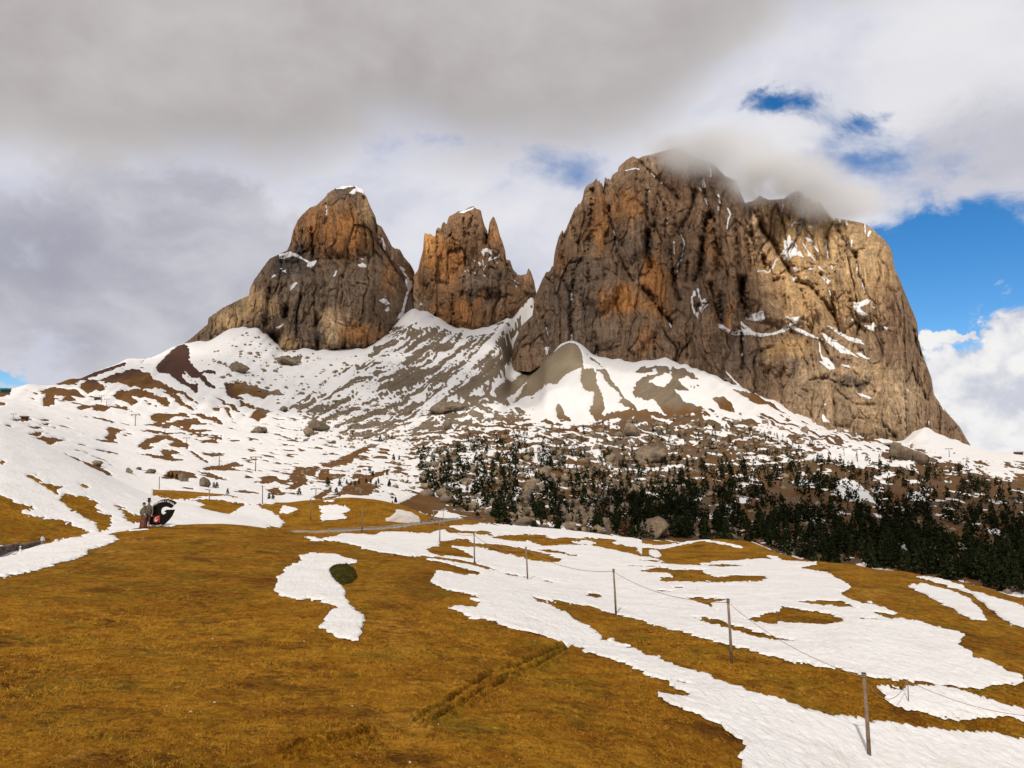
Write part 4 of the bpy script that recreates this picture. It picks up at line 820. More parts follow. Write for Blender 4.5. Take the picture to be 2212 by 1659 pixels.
# ledge snow: polygons, and lines with a half width
S1 = [(e1,[(905,700),(1000,670),(1060,690),(1120,730),(1180,760),(1240,745),(1230,775),(1190,815),(1150,800),(1160,770),(1100,735),(1040,715),(1000,720),(960,735),(915,735)]),(e1,[(1510,165),(1550,135),(1580,120),(1570,100),(1640,130),(1665,190),(1630,160),(1580,150),(1560,175)]),(e1,[(1400,122),(1480,100),(1580,100),(1500,118),(1420,132)]),(e1,[(830,905),(870,870),(885,880),(850,900)]),(e1,[(905,825),(940,808),(935,825)]),(e1,[(935,840),(965,830),(970,858)]),(e1,[(1000,970),(1050,940),(1075,940),(1040,985),(1005,1015)]),(e1,[(1380,890),(1400,840),(1425,825),(1400,885)]),(e1,[(1590,790),(1640,768),(1680,795),(1670,812),(1620,808)]),(e1,[(1780,1100),(1815,1078),(1850,1090),(1880,1130),(1840,1135)]),(e1,[(1830,1180),(1860,1150),(1875,1185),(1845,1200)]),(e1,[(1805,600),(1840,650),(1850,685),(1825,665)]),(e1,[(1940,780),(2010,830),(1990,850),(1960,815)]),(e1,[(860,1345),(950,1300),(940,1325),(880,1355)]),(e1,[(2000,900),(2080,930),(2090,1000),(2060,1150),(1990,1250),(1930,1260),(1980,1180),(2000,1100),(2030,1000)])]
L1 = [(e1([(1315,265),(1328,310),(1320,350)]),1.6),(e1([(1312,395),(1310,430)]),1.2),(e1([(1810,560),(1835,640)]),1.8),(e1([(1990,850),(2040,910)]),1.8),(e1([(1600,720),(1650,745)]),0.9)]
S2 = [(e2,[(1150,715),(1215,668),(1260,685),(1290,680),(1310,740),(1270,810),(1240,835),(1245,790),(1280,750),(1230,710),(1200,725),(1200,790),(1175,740)]),(e2,[(1270,810),(1340,770),(1390,735),(1400,745),(1350,790),(1300,810)]),(e2,[(1340,830),(1360,830),(1350,870)]),(e2,[(1120,830),(1150,830),(1165,860),(1145,880)]),(e2,[(1075,815),(1095,815),(1090,828)]),(e2,[(970,935),(990,930),(975,955)]),(e2,[(985,1020),(1010,985),(1000,1015)]),(e2,[(1530,1035),(1560,1050),(1600,1080),(1570,1075)]),(e2,[(1560,1100),(1585,1120),(1575,1145)]),(e2,[(445,1330),(470,1312),(490,1325),(465,1340)]),(e2,[(880,262),(960,235),(1080,200),(1070,215),(960,262)]),(e2,[(1390,1345),(1415,1350),(1400,1360)]),(e2,[(1395,740),(1415,745),(1410,775)])]
L2 = [(e2([(1180,810),(1190,880)]),0.9),(e2([(1215,880),(1185,930)]),1.2),(e2([(1010,920),(1020,945)]),0.9),(e2([(1060,945),(1095,965)]),1.0),(e2([(1180,980),(1215,1000)]),1.0)]
S3 = [(e3,[(1835,940),(1880,850),(1920,810),(1900,870),(1850,935)]),(e3,[(1770,1520),(1790,1510),(1800,1560),(1780,1580)]),(e3,[(2070,430),(2095,420),(2105,500),(2080,520)]),(e3,[(1570,435),(1620,435),(1600,480)]),(e3,[(1060,1150),(1080,1140),(1092,1175),(1078,1205)]),(e3,[(1440,560),(1460,550),(1465,580)]),(e3,[(1650,870),(1670,880),(1668,960),(1656,940)]),
 (e4,[(1740,240),(1750,180),(1770,185),(1775,225),(1745,245)]),(e4,[(1820,280),(1850,250),(1885,305),(1850,335),(1820,380),(1795,330),(1830,320)]),(e4,[(1755,370),(1795,375),(1795,430),(1770,405)]),(e4,[(1965,460),(2040,500),(2120,530),(2175,530),(2160,470),(2165,440),(2215,500),(2215,560),(2180,560),(2180,630),(2160,560),(2090,570),(2000,520)]),(e4,[(455,670),(495,680),(480,730),(430,780),(470,740)]),
 (e5,[(890,600),(915,610),(915,660),(960,670),(985,715),(970,780),(1010,760),(1030,790),(1050,830),(980,810),(930,820),(880,870),(920,910),(1000,950),(970,975),(930,960),(890,890),(810,810),(850,740),(850,660),(880,645)]),(e5,[(1060,620),(1100,635),(1150,665),(1140,678),(1080,670)]),(e5,[(920,1000),(960,1020),(990,1030),(960,1045),(950,1080)]),(e5,[(1030,1050),(1075,1015),(1070,1035)]),(e5,[(1225,1010),(1290,1040),(1320,1060),(1290,1090),(1305,1150),(1335,1230),(1310,1230),(1290,1120),(1250,1060)]),(e5,[(1165,890),(1210,920),(1255,975),(1200,940)]),(e5,[(1090,945),(1115,930),(1155,945),(1110,955)]),
 (e5,[(1545,1270),(1600,1275),(1670,1240),(1715,1260),(1690,1290),(1640,1310),(1600,1330),(1650,1370),(1700,1400),(1650,1415),(1590,1390),(1545,1340)]),(e5,[(1700,1300),(1760,1330),(1750,1340)]),(e5,[(1645,1500),(1720,1510),(1735,1460),(1755,1500),(1780,1510),(1740,1530),(1750,1560),(1690,1545),(1660,1530)]),(e5,[(1840,1515),(1890,1525),(1870,1555)]),(e5,[(1515,1430),(1550,1445),(1530,1460)]),
 (e5,[(460,1420),(560,1380),(640,1355),(665,1430),(640,1470),(600,1460),(560,1460),(480,1450)]),(e5,[(190,1480),(240,1510),(330,1540),(420,1570),(440,1530),(415,1460),(460,1500),(560,1570),(620,1580),(720,1580),(830,1545),(840,1490),(900,1500),(920,1480),(1000,1530),(1100,1580),(1180,1620),(1240,1650),(1130,1620),(1040,1600),(1000,1570),(920,1530),(860,1570),(740,1600),(610,1620),(540,1600),(440,1600),(340,1600),(210,1530)]),(e5,[(840,1400),(920,1430),(1020,1410),(970,1490),(900,1440)]),(e5,[(1260,1495),(1320,1520),(1380,1540),(1480,1610),(1600,1640),(1650,1665),(1560,1660),(1450,1610),(1350,1560)]),(e5,[(1215,1560),(1300,1620),(1380,1660),(1270,1660)]),(e5,[(720,1270),(755,1310),(750,1330)]),(e5,[(795,1400),(825,1420),(820,1440)]),
 (e6,[(825,235),(870,270),(930,310),(1000,350),(1060,390),(1120,440),(1060,410),(980,400),(900,340),(850,290)]),(e6,[(1080,400),(1130,395),(1210,450),(1180,450)]),(e6,[(860,180),(940,210),(1030,270),(1100,285),(1170,335),(1080,320),(1030,300),(940,240)]),(e6,[(830,430),(880,435),(940,520),(900,535),(840,490),(795,460),(840,465)]),(e6,[(980,490),(1040,490),(1055,520),(1010,505)]),(e6,[(1085,700),(1140,715),(1240,750),(1190,760),(1130,735)]),(e6,[(840,800),(865,785),(860,810)]),(e6,[(840,870),(870,910),(900,940),(840,935),(830,905)]),(e6,[(1090,1010),(1150,1050),(1100,1045)]),(e6,[(980,980),(1060,1010),(1020,1010)]),(e6,[(205,400),(222,390),(215,450)]),(e6,[(1480,665),(1520,710),(1500,700)]),(e6,[(1655,925),(1668,925),(1664,990)]),(e6,[(470,470),(495,460),(480,485)]),(e6,[(1740,780),(1795,860),(1775,850)])]
L3 = [(e3([(1835,940),(1810,1030),(1850,1120),(1860,1180),(1845,1280),(1820,1380),(1790,1420),(1778,1520)]),2.0),(e3([(1180,325),(1290,300),(1340,310)]),1.5),(e3([(1430,1000),(1425,960)]),1.0),(e3([(1040,1020),(1060,1090)]),1.3),(e3([(2100,640),(2130,720)]),1.8),(e3([(2150,270),(2170,330),(2170,390)]),1.6),(e3([(1425,700),(1435,740)]),1.2),(e3([(1740,1150),(1745,1290)]),1.0),(e3([(2035,520),(2060,560)]),1.4),(e3([(1440,310),(1520,400)]),1.0),
 (e4([(1740,240),(1745,320),(1760,370)]),2.2),(e4([(1790,170),(1805,230),(1825,280)]),2.2),(e4([(695,170),(690,260)]),1.8),(e4([(690,570),(690,640)]),2.0),(e4([(470,500),(490,580)]),1.2),(e4([(910,710),(905,760)]),1.6),(e4([(1545,470),(1560,500)]),1.2),
 (e5([(1045,355),(1030,420),(1025,480),(1010,550),(990,590)]),2.6),(e5([(930,510),(960,480),(1010,475)]),2.6),(e5([(845,300),(820,390)]),1.3),(e5([(1270,640),(1275,730),(1290,830)]),2.0),(e5([(590,965),(640,960),(690,980),(740,930),(770,860),(790,845)]),1.8),(e5([(1335,440),(1360,470),(1350,510)]),1.7),(e5([(1400,440),(1405,475)]),2.2),(e5([(1470,460),(1475,500)]),2.0),(e5([(1655,490),(1660,590)]),1.6),(e5([(1690,610),(1710,570)]),2.6),(e5([(1525,660),(1520,720)]),1.8),(e5([(1040,690),(1110,800),(1160,860)]),1.8),(e5([(1150,720),(1190,760)]),3.0),(e5([(1575,900),(1580,980)]),1.5),(e5([(1100,520),(1140,525)]),1.8),(e5([(40,60),(55,120)]),4.0),(e5([(195,200),(215,290)]),1.8),(e5([(205,330),(200,350)]),3.0),(e5([(290,340),(320,400),(295,450),(285,540)]),1.8),(e5([(70,230),(90,300)]),1.5),(e5([(1320,910),(1330,940)]),2.5),(e5([(1490,660),(1475,690)]),1.3),(e5([(640,740),(650,780)]),1.0),(e5([(1110,790),(1100,810)]),2.5),(e5([(1620,1040),(1655,1190)]),1.2),
 (e6([(810,310),(820,400),(840,440)]),1.5),(e6([(90,545),(140,600),(230,690)]),2.0),(e6([(215,270),(222,310)]),1.6)]

BU1 = [bl(e1,1330,1180,860,470,-50),bl(e1,1450,430,360,330,-22),bl(e1,560,1200,300,200,-12),bl(e1,1400,1350,170,230,-16),bl(e1,1640,1400,200,200,-10)]
BU2 = [bl(e2,1130,1330,520,380,-42),bl(e2,560,820,120,420,-24),bl(e2,930,560,210,420,-20),bl(e2,1320,520,110,330,-16),bl(e2,1160,1020,330,220,-20)]
BU3 = [bl(e3,860,1560,330,420,-48),bl(e3,880,930,105,470,-26),bl(e3,1240,900,190,640,-30),bl(e3,560,1100,230,520,22),bl(e3,1640,1000,120,420,-16),bl(e4,2080,350,75,260,-40),bl(e4,1150,420,420,420,-26),bl(e5,1000,760,560,560,55),bl(e5,1680,1000,420,620,-30),bl(e6,980,800,640,420,-45),bl(e5,100,700,75,380,-22),bl(e5,300,640,90,420,-20),bl(e5,560,560,60,330,-26),bl(e5,900,1250,480,300,-28),bl(e6,560,420,280,160,-24)]
def wall(name, TOP, BASE, u0, u1, step, dbase, lean, grooves, blobs, base_col, seed, snowp, snowl, bulge, big=1.0, side=(60, 60)):
    T = np.array(sorted(TOP, key=lambda p: p[0])); B = np.array(sorted(BASE, key=lambda p: p[0]))
    us = np.arange(u0, u1 + step * 0.5, step); nc = len(us)
    top = np.interp(us, T[:, 0], T[:, 1]); bas = np.interp(us, B[:, 0], B[:, 1]) + 14
    top = np.minimum(top + 1.2 * perlin2(us / 3.1 + seed, us * 0 + seed) + 1.0 * perlin2(us / 1.7, us * 0 + seed), bas - 1.0)
    hmax = (bas - top).max(); nr = int(hmax / step) + 2
    t = np.linspace(0, 1, nr)[:, None]
    V = bas[None, :] * (1 - t) + top[None, :] * t; U = np.broadcast_to(us[None, :], V.shape)
    Db = np.interp(us, [p[0] for p in dbase], [p[1] for p in dbase])[None, :]
    hp = bas[None, :] - V                                # pixels above the foot
    mpp = Db / FPX
    X = (U - CX) * mpp; Z = (1000 - V) * mpp
    D = Db + lean * hp * mpp
    # summit rounding away from the viewer, flanks turning away
    edge = np.minimum(us - u0, 1e9)[None, :]; edge2 = (u1 - us)[None, :]
    D = D + side[0] * np.exp(-edge / 45.0) + side[1] * np.exp(-edge2 / 45.0) + 55 * np.exp(-(V - top[None, :]) / 14.0) * big
    rel = 26 * (1 - ridge2(X / 95.0 + seed, Z / 480.0, 3)) * 0.9 + 13 * fbm3(X / 48.0, Z / 170.0, 0 * X + seed, 4, 0.55) - 9 * ridge2(X / 24.0 + 3.0, Z / 90.0 + seed, 3, 0.6)
    rel += 5.0 * fbm3(X / 11.0, Z / 16.0, 0 * X + seed, 3, 0.6) + 4.0 * np.sin(Z / 9.0 + 3.5 * fbm2(X / 60.0, Z / 60.0, 2)) * sstep(fbm2(X / 130.0 + 5, Z / 90.0, 2), -0.2, 0.3)
    wx = X + 14 * fbm2(X / 60.0, Z / 60.0 + seed, 3); wz = Z + 30 * fbm2(X / 60.0 + 7, Z / 60.0, 2)
    va, ea = worley2(wx / 52.0, wz / 230.0, 3); vb, eb = worley2(wx / 21.0, wz / 80.0, 17); vc, ec = worley2(wx / 9.5, wz / 28.0, 40)
    rel = rel * 0.62 + 26 * va + 11 * np.exp(-(ea / 0.07) ** 2) + 11 * vb + 6 * np.exp(-(eb / 0.09) ** 2) + 4.6 * vc + 2.4 * np.exp(-(ec / 0.12) ** 2)
    flu = ridge2((X + 0.15 * Z) / 15.0 + seed, Z / 210.0, 3, 0.6); rel = rel - 7.0 * flu
    beds = sstep(U, 1600, 1760) * sstep(V, 740, 820); rel = rel - 5.0 * beds * ridge2((X - 0.55 * Z) / 11.0, (Z + 0.5 * X) / 120.0, 2, 0.6)
    jag = 2.2 * perlin2(U / 7.0, V / 9.0) + 1.3 * perlin2(U / 3.0, V / 4.0)
    gsum = 0
    for pts, w, dep in grooves:
        q = line_dist(U, V, pts, 6 * w + 10); gsum = gsum + 0.8 * dep * np.exp(-(np.abs(q + jag) / (0.62 * w)) ** 1.3)
    ju = 16 * fbm2(U / 26.0 + seed, V / 34.0, 4, 0.6); jv = 22 * fbm2(U / 26.0 + 4, V / 34.0 + seed, 4, 0.6)
    for (bu, bv, ru, rv, m_, _s) in bulge:
        r = np.sqrt(((U + ju - bu) / ru) ** 2 + ((V + jv - bv) / rv) ** 2); rel = rel + m_ * (1 - sstep(r, 0.55, 1.0))
    fade = sstep(V - top[None, :], 0.5, 16.0)
    D = D + (rel * 0.9 * big + gsum) * (0.25 + 0.75 * fade)
    P = place(U, V, D)
    # colour of the stone: grey and ochre panels, dark water streaks; some blobs paint in sunlight and shade
    n1 = fbm3(X / 60.0, Z / 70.0, 0 * X + 2 + seed, 4); n2 = fbm3(X / 14.0, Z / 130.0, 0 * X + 7 + seed, 4, 0.6); n3 = fbm3(X / 9.0, Z / 9.0, 0 * X + 4, 3, 0.6)
    c = base_col[None, None, :] * (1 + 0.25 * n1[..., None] + 0.0)
    wob_u = 26 * fbm2(U / 30.0 + seed, V / 55.0, 4, 0.6); wob_v = 34 * fbm2(U / 22.0, V / 60.0 + seed + 9, 4, 0.6)
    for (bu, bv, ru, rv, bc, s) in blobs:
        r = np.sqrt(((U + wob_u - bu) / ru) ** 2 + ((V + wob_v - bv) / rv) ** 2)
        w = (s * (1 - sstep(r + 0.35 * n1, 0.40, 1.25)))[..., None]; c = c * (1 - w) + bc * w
    c = c * (0.80 + 0.36 * vb + 0.10 * va + 0.16 * flu)[..., None]
    w = (0.62 * sstep(n2, 0.05, 0.55))[..., None]; c = c * (1 - w) + (GRY * 0.72) * w
    w = (0.30 * sstep(-n2 + 0.5 * n1, 0.1, 0.6))[..., None]; c = c * (1 - w) + (C(0.46, 0.265, 0.125)) * w
    c = np.clip(c * (1 + 0.22 * n3[..., None]), 0.02, 0.8)
    # the far side of the mountain: back over the top and down behind
    rows = [P]; cols = [c]
    for dd_, fall in ((25, 0.02), (70, 0.08), (160, 0.30), (320, 0.75), (420, 1.1)):
        pb = place(us, top, D[-1] + dd_)
        zt = P[-1][:, 2]; zb = P[0][:, 2]
        pb[:, 2] = zt - (zt - zb) * fall + 6 * perlin2(us / 9.0 + dd_, us * 0)
        rows.append(pb[None]); cols.append(np.broadcast_to(base_col * 0.9, (1, nc, 3)))
    PA = np.concatenate(rows); CA = np.concatenate(cols)
    o = mesh_from(name, PA.reshape(-1, 3), [grid_faces(PA.shape[0], nc)[:, ::-1]], M_ROCK, CA.reshape(-1, 3))
    tag(o, kind='structure')
    # snow caught on ledges and in gullies
    Fs = np.full(U.shape, -12.0); ed = 1.4 * fbm2(U / 4.0, V / 3.0 + seed, 3) + 1.8 * fbm2(U / 11.0, V / 8.0, 2)
    for cr, pts in snowp: Fs = np.maximum(Fs, poly_sdf(U, V, cr(pts)) + ed * 0.9 - 0.1)
    for pts, w in snowl: Fs = np.maximum(Fs, np.where(True, w * (0.9 + 0.5 * perlin2(U / 6.0, V / 7.0)) - line_dist(U, V, pts, 14) + 0.5 * ed, 0))
    extra = fbm2(U / 5.0 + 50, V / 4.0 + seed, 3) - 0.56 + 0.10 * sstep(gsum, 6, 25)
    Fs = np.maximum(Fs, extra * 6)
    offs = np.zeros_like(P); view = -P.copy(); view[..., 2] = 0; view /= np.linalg.norm(view, axis=-1)[..., None]
    offs += view * 1.6; offs[..., 2] += 0.8
    Vs, fl = march(P, Fs, offs)
    so = mesh_from('ledge_snow', Vs, [f[:, ::-1] for f in fl], M_CSNOW); tag(so, kind='structure')
    return o
wall('mountain_peak', TOP1, BASE1, 396, 896, 1.5, [(396,1810),(500,1760),(610,1680),(725,1670),(800,1700),(850,1800),(896,1960)], 0.34, GR1, B1, C(0.250, 0.178, 0.122), 3.0, S1, L1, BU1, side=(20, 130))
wall('mountain_peak', TOP2, BASE2, 893, 1159, 1.4, [(893,1960),(940,1900),(1000,1880),(1060,1890),(1159,1970)], 0.30, GR2, B2, C(0.310, 0.190, 0.112), 12.0, S2, L2, BU2, side=(60, 60))
wall('mountain_massif', TOP3, BASE3, 1105, 2101, 1.5, [(1105,1730),(1234,1660),(1366,1570),(1440,1560),(1534,1530),(1612,1520),(1739,1500),(1836,1500),(1948,1520),(1980,1620),(2030,1720),(2101,1930)], 0.42, GR3, B3, C(0.290, 0.198, 0.132), 21.0, S3, L3, BU3, side=(25, 40))
# ------------------------------------------------------------------ helpers for things
def empty(name, loc, rz=0.0):
    o = bpy.data.objects.new(name, None); COL.objects.link(o); o.location = loc; o.rotation_euler = (0, 0, rz); o.empty_display_size = 0.3
    return o
class MB:
    """collects vertices and faces of one mesh"""
    def __init__(s): s.v = []; s.f = []
    def add(s, vs, fs):
        n = len(s.v); s.v += [tuple(map(float, p)) for p in vs]; s.f += [tuple(i + n for i in q) for q in fs]; return s
    def box(s, c, size, rz=0.0):
        x, y, z = (k / 2 for k in size); ca, sa = math.cos(rz), math.sin(rz); vs = []
        for dz in (-z, z):
            for dx, dy in ((-x, -y), (x, -y), (x, y), (-x, y)): vs.append((c[0] + dx * ca - dy * sa, c[1] + dx * sa + dy * ca, c[2] + dz))
        return s.add(vs, [(3, 2, 1, 0), (4, 5, 6, 7), (0, 1, 5, 4), (1, 2, 6, 5), (2, 3, 7, 6), (3, 0, 4, 7)])
    def tube(s, pts, rad, n=8, caps=True):
        pts = [Vector(p) for p in pts]; rad = rad if hasattr(rad, '__len__') else [rad] * len(pts); vs = []; fs = []
        for i, p in enumerate(pts):
            t = (pts[min(i + 1, len(pts) - 1)] - pts[max(i - 1, 0)]).normalized()
            a = t.orthogonal().normalized() if i == 0 else (a - t * a.dot(t)).normalized()
            b = t.cross(a)
            for k in range(n):
                w = 2 * math.pi * k / n; vs.append(p + (a * math.cos(w) + b * math.sin(w)) * rad[i])
        for i in range(len(pts) - 1):
            for k in range(n): fs.append((i * n + k, i * n + (k + 1) % n, (i + 1) * n + (k + 1) % n, (i + 1) * n + k))
        if caps: fs += [tuple(range(n))[::-1], tuple((len(pts) - 1) * n + k for k in range(n))]
        return s.add(vs, fs)
    def loft(s, secs, n=14):
        """secs: (cx, cy, z, rx, ry) ellipses from the bottom up"""
        vs = []; fs = []
        for cx, cy, z, rx, ry in secs:
            for k in range(n):
                w = 2 * math.pi * k / n; vs.append((cx + rx * math.cos(w), cy + ry * math.sin(w), z))
        for i in range(len(secs) - 1):
            for k in range(n): fs.append((i * n + k, i * n + (k + 1) % n, (i + 1) * n + (k + 1) % n, (i + 1) * n + k))
        fs += [tuple(range(n))[::-1], tuple((len(secs) - 1) * n + k for k in range(n))]
        return s.add(vs, fs)
    def mesh(s, name, mt, smooth=False):
        me = bpy.data.meshes.new(name); me.from_pydata(s.v, [], s.f); me.update()
        if smooth: me.polygons.foreach_set('use_smooth', np.ones(len(me.polygons), bool))
        if mt: me.materials.append(mt)
        return me
    def obj(s, name, mt, parent=None, smooth=False, loc=None):
        o = bpy.data.objects.new(name, s.mesh(name, mt, smooth)); COL.objects.link(o)
        if parent: o.parent = parent
        if loc is not None: o.location = loc
        return o
def child(name, me, parent):
    o = bpy.data.objects.new(name, me); COL.objects.link(o); o.parent = parent; return o

# ------------------------------------------------------------------ conifers
def foliage_mat(name, a, b_):
    m, N, b = mat(name, 0.9)
    oi = N.a('ShaderNodeObjectInfo').outputs['Random']; n = N.noise(N.a('ShaderNodeNewGeometry').outputs['Position'], 0.5, 4)
    c = N.mix(N.sm(n, 0.3, 0.7), (*a, 1), (*b_, 1)); hs = N.a('ShaderNodeHueSaturation', {'Color': c, 'Value': N.m('MULTIPLY_ADD', oi, 0.7, 0.65)})
    N.set(b, 'Base Color', hs.outputs[0]); return m
M_PINE = foliage_mat('pine_needles', (0.014, 0.021, 0.009), (0.034, 0.042, 0.014))
M_LARCH = foliage_mat('larch_twigs', (0.10, 0.050, 0.026), (0.15, 0.085, 0.045))
M_BARK = plain('bark', (0.085, 0.060, 0.045), 0.95, 0.3, 3)
def crown_arrays(r, n, h, w, kind='pine', low=False):
    """leaf clumps of a conifer of height h; returns vertices and triangles"""
    t = r.random(n) ** (0.85 if kind == 'pine' else 0.9); t = 0.07 + 0.93 * t
    prof = np.where(t < 0.22, 0.60 + 1.8 * t, 1.0) * (1 - t) ** (0.62 if kind == 'pine' else 0.8) + 0.03
    ang = r.random(n) * 2 * math.pi; lob = 1 + 0.28 * np.sin(ang * 3 + t * 9 + r.random() * 6)
    rad = w * prof * np.sqrt(r.uniform(0.25, 1.0, n)) * lob
    c = np.stack([np.cos(ang) * rad, np.sin(ang) * rad, t * h], -1)
    sz = (0.085 if not low else 0.13) * h * r.uniform(0.6, 1.25, n) * (1.12 - 0.62 * t)
    rd = np.stack([np.cos(ang), np.sin(ang), r.uniform(-0.7, 0.15, n)], -1)
    tg = np.stack([-np.sin(ang), np.cos(ang), r.uniform(-0.4, 0.4, n)], -1)
    up = np.cross(rd, tg) + r.normal(size=(n, 3)) * 0.35
    A = c + rd * sz[:, None] * 0.9; B = c + tg * sz[:, None] * 0.75 - rd * sz[:, None] * 0.3 + up * 0.25 * sz[:, None]; D = c - tg * sz[:, None] * 0.75 - rd * sz[:, None] * 0.3 - up * 0.25 * sz[:, None]
    E = c + up * sz[:, None] * 0.85
    V = np.stack([A, B, D, E], 1).reshape(-1, 3); i = np.arange(n)[:, None] * 4
    Fc = np.concatenate([i + np.array([[0, 1, 2]]), i + np.array([[0, 3, 1]]), i + np.array([[0, 2, 3]])])
    return V, Fc
tree_protos = []
for q in range(7):
    rr = np.random.default_rng(100 + q); kind = 'larch' if q >= 5 else 'pine'
    w = rr.uniform(0.19, 0.30) if kind == 'pine' else rr.uniform(0.14, 0.18)
    V, Fc = crown_arrays(rr, 210 if kind == 'pine' else 120, 1.0, w, kind)
    cm = mesh_from('crown', V, [Fc], M_PINE if kind == 'pine' else M_LARCH, link=False, smooth=False)
    b = MB(); lean = rr.uniform(-0.02, 0.02, 2); b.tube([(0, 0, -0.06), (lean[0] * .3, lean[1] * .3, 0.3), (lean[0], lean[1], 0.92)], [0.028, 0.02, 0.005], 6)
    for k in range(6):
        z = rr.uniform(0.12, 0.6); a = rr.uniform(0, 6.28); L = w * (1 - z) * 0.9
        b.tube([(0, 0, z), (math.cos(a) * L, math.sin(a) * L, z + rr.uniform(-0.05, 0.05))], [0.008, 0.003], 4)
    tree_protos.append((kind, cm, b.mesh('trunk', M_BARK)))
FOREST = [ # polygon (photo), number, smallest and largest height in metres
 ([(1480,1005),(1700,1010),(1900,1080),(2060,1120),(2250,1150),(2250,1330),(1950,1250),(1700,1215),(1560,1180),(1440,1160),(1430,1080)], 1150, 8, 14),
 ([(910,985),(1000,950),(1150,960),(1300,980),(1480,1000),(1440,1160),(1250,1150),(1050,1130),(975,1095),(905,1060)], 760, 6, 12),
 ([(1000,950),(1150,925),(1400,915),(1600,920),(1760,960),(1760,1010),(1500,1010),(1200,985)], 330, 4.5, 9),
 ([(1700,980),(1900,985),(2080,1010),(2240,1090),(2240,1160),(2000,1110),(1800,1060),(1700,1030)], 300, 7, 12),
 ([(1320,1080),(1500,1060),(1500,1170),(1330,1160)], 170, 8, 13)]
CLEAR = [d1([(430,625),(620,615),(760,685),(900,705),(1170,765),(1140,795),(900,765),(640,760),(490,720)]), d1([(1440,835),(1640,850),(1900,920),(2100,990),(2080,1045),(1850,1000),(1600,920)]),
         d1([(680,440),(760,400),(900,380),(1100,360),(1260,370),(1220,420),(1400,460),(1350,490),(1180,440),(1120,520),(1000,470),(900,430)]), d1([(930,620),(1000,560),(1100,620),(1200,720),(1380,770),(1300,790),(1080,720)])]
def inside(u, v, P):
    c = False; n = len(P)
    for i in range(n):
        (ax, ay), (bx, by) = P[i], P[(i + 1) % n]
        if (ay > v) != (by > v) and u < (bx - ax) * (v - ay) / (by - ay) + ax: c = not c
    return c
trees = []      # (projected size, location, height, prototype index)
tr_r = random.Random(21)
for poly, n, h0, h1 in FOREST:
    us_ = [p[0] for p in poly]; vs_ = [p[1] for p in poly]; got = 0; tries = 0
    while got < n and tries < n * 12:
        tries += 1
        u, v = tr_r.uniform(min(us_), max(us_)), tr_r.uniform(min(vs_), max(vs_))
        if not inside(u, v, poly): continue
        if any(inside(u, v, c_) for c_ in CLEAR) and tr_r.random() > 0.10: continue
        if perlin2(np.array([u / 42.0]), np.array([v / 20.0]))[0] < -0.12 and tr_r.random() > 0.3: continue
        p = hit(u, v, 330, 1500)
        if p is None: continue
        h = tr_r.uniform(h0, h1) * (1.0 if tr_r.random() < 0.8 else 0.6); got += 1
        k = tr_r.choice([5, 6]) if (tr_r.random() < 0.035 and u > 1300) else tr_r.randrange(5)
        trees.append((h / math.hypot(p.x, p.y), p, h, k, 'forest'))
# single trees on the snowy rises left of the forest (photo x, y of the foot, height px)
for cr, lst in ((z6, [(225,150,48),(254,155,52),(293,168,48),(617,238,40),(642,245,52),(737,300,40),(1098,338,32),(1133,340,52),(1608,232,85),(1712,222,58),(1685,300,64),(1360,305,66),(1848,222,40),(1880,205,46),(1945,195,42),(2003,140,50),(2126,130,56),(1980,95,38),(2145,226,52),(2050,190,24),(2030,212,34),(1812,215,34),(2200,370,42),(2172,370,26),(1985,198,36),(1775,205,30)]),
                (c7, [(1058,468,42),(990,450,28),(1098,570,28),(1000,180,40),(1075,165,30),(1085,300,40),(1120,298,30),(1245,260,40),(1275,250,46),(930,370,30)])):
    for x, y, hp in lst:
        u, v = cr([(x, y)])[0]; p = hit(u, v, 330, 1500)
        if p is None: continue
        v2 = cr([(x, y - hp)])[0][1]; d = math.hypot(p.x, p.y)
        trees.append((1.0, p, max(3.0, (v - v2) / FPX * d), tr_r.randrange(5), 'rise'))
trees.sort(key=lambda t: -t[0])
solo = trees[:300]; mass = trees[300:]
for i, (_, p, h, k, zone) in enumerate(solo):
    kind, cm, tm = tree_protos[k]
    e = empty('larch_tree' if kind == 'larch' else 'pine_tree', (p.x, p.y, p.z - 0.15 * h * 0.2), tr_r.uniform(0, 6.28)); s = h * 1.0; wid = tr_r.uniform(0.85, 1.25)
    e.scale = (s * wid, s * wid, s)
    child('trunk', tm, e); child('crown', cm, e)
    u_, v_ = (float(q) for q in project(np.array([p.x, p.y, p.z])))
    size = 'tall' if h > 11.5 else ('small' if h < 8 else 'medium-sized'); shape = ('slender', 'bushy')[k % 2]
    where = ('right behind the crest of the meadow' if v_ > 1215 or (u_ < 1300 and v_ > 1120) else 'around the brown clearing' if 1630 < u_ < 1900 and v_ < 1130 else 'beside the snowy gully under the sunlit end of the massif' if u_ >= 1900 else 'near the huge ochre boulder' if 1330 < u_ < 1630 else 'among snow and boulders below the debris cone')
    if zone == 'rise': tag(e, 'small dark pine standing alone on the snowy rise beside the forest', 'tree', 'lone pines on the snowy rise')
    elif kind == 'larch': tag(e, 'leafless reddish brown larch among the dark pines of the slope', 'tree', 'bare larches in the forest')
    else: tag(e, f'{size} {shape} dark green pine {where}', 'tree', f'{size} {shape} pines {where}')
VV, FF, nv = [], [], 0
mr = np.random.default_rng(77)
for _, p, h, k, zone in mass:
    V, Fc = crown_arrays(mr, 34, h, h * mr.uniform(0.19, 0.30), 'pine', True)
    VV.append(V + np.array([p.x, p.y, p.z - 0.3])); FF.append(Fc + nv); nv += len(V)
if VV: tag(mesh_from('distant_pines', np.concatenate(VV), [np.concatenate(FF)], M_PINE, smooth=False), 'dark mass of smaller pines spread over the boulder slope', 'pines', kind='stuff')

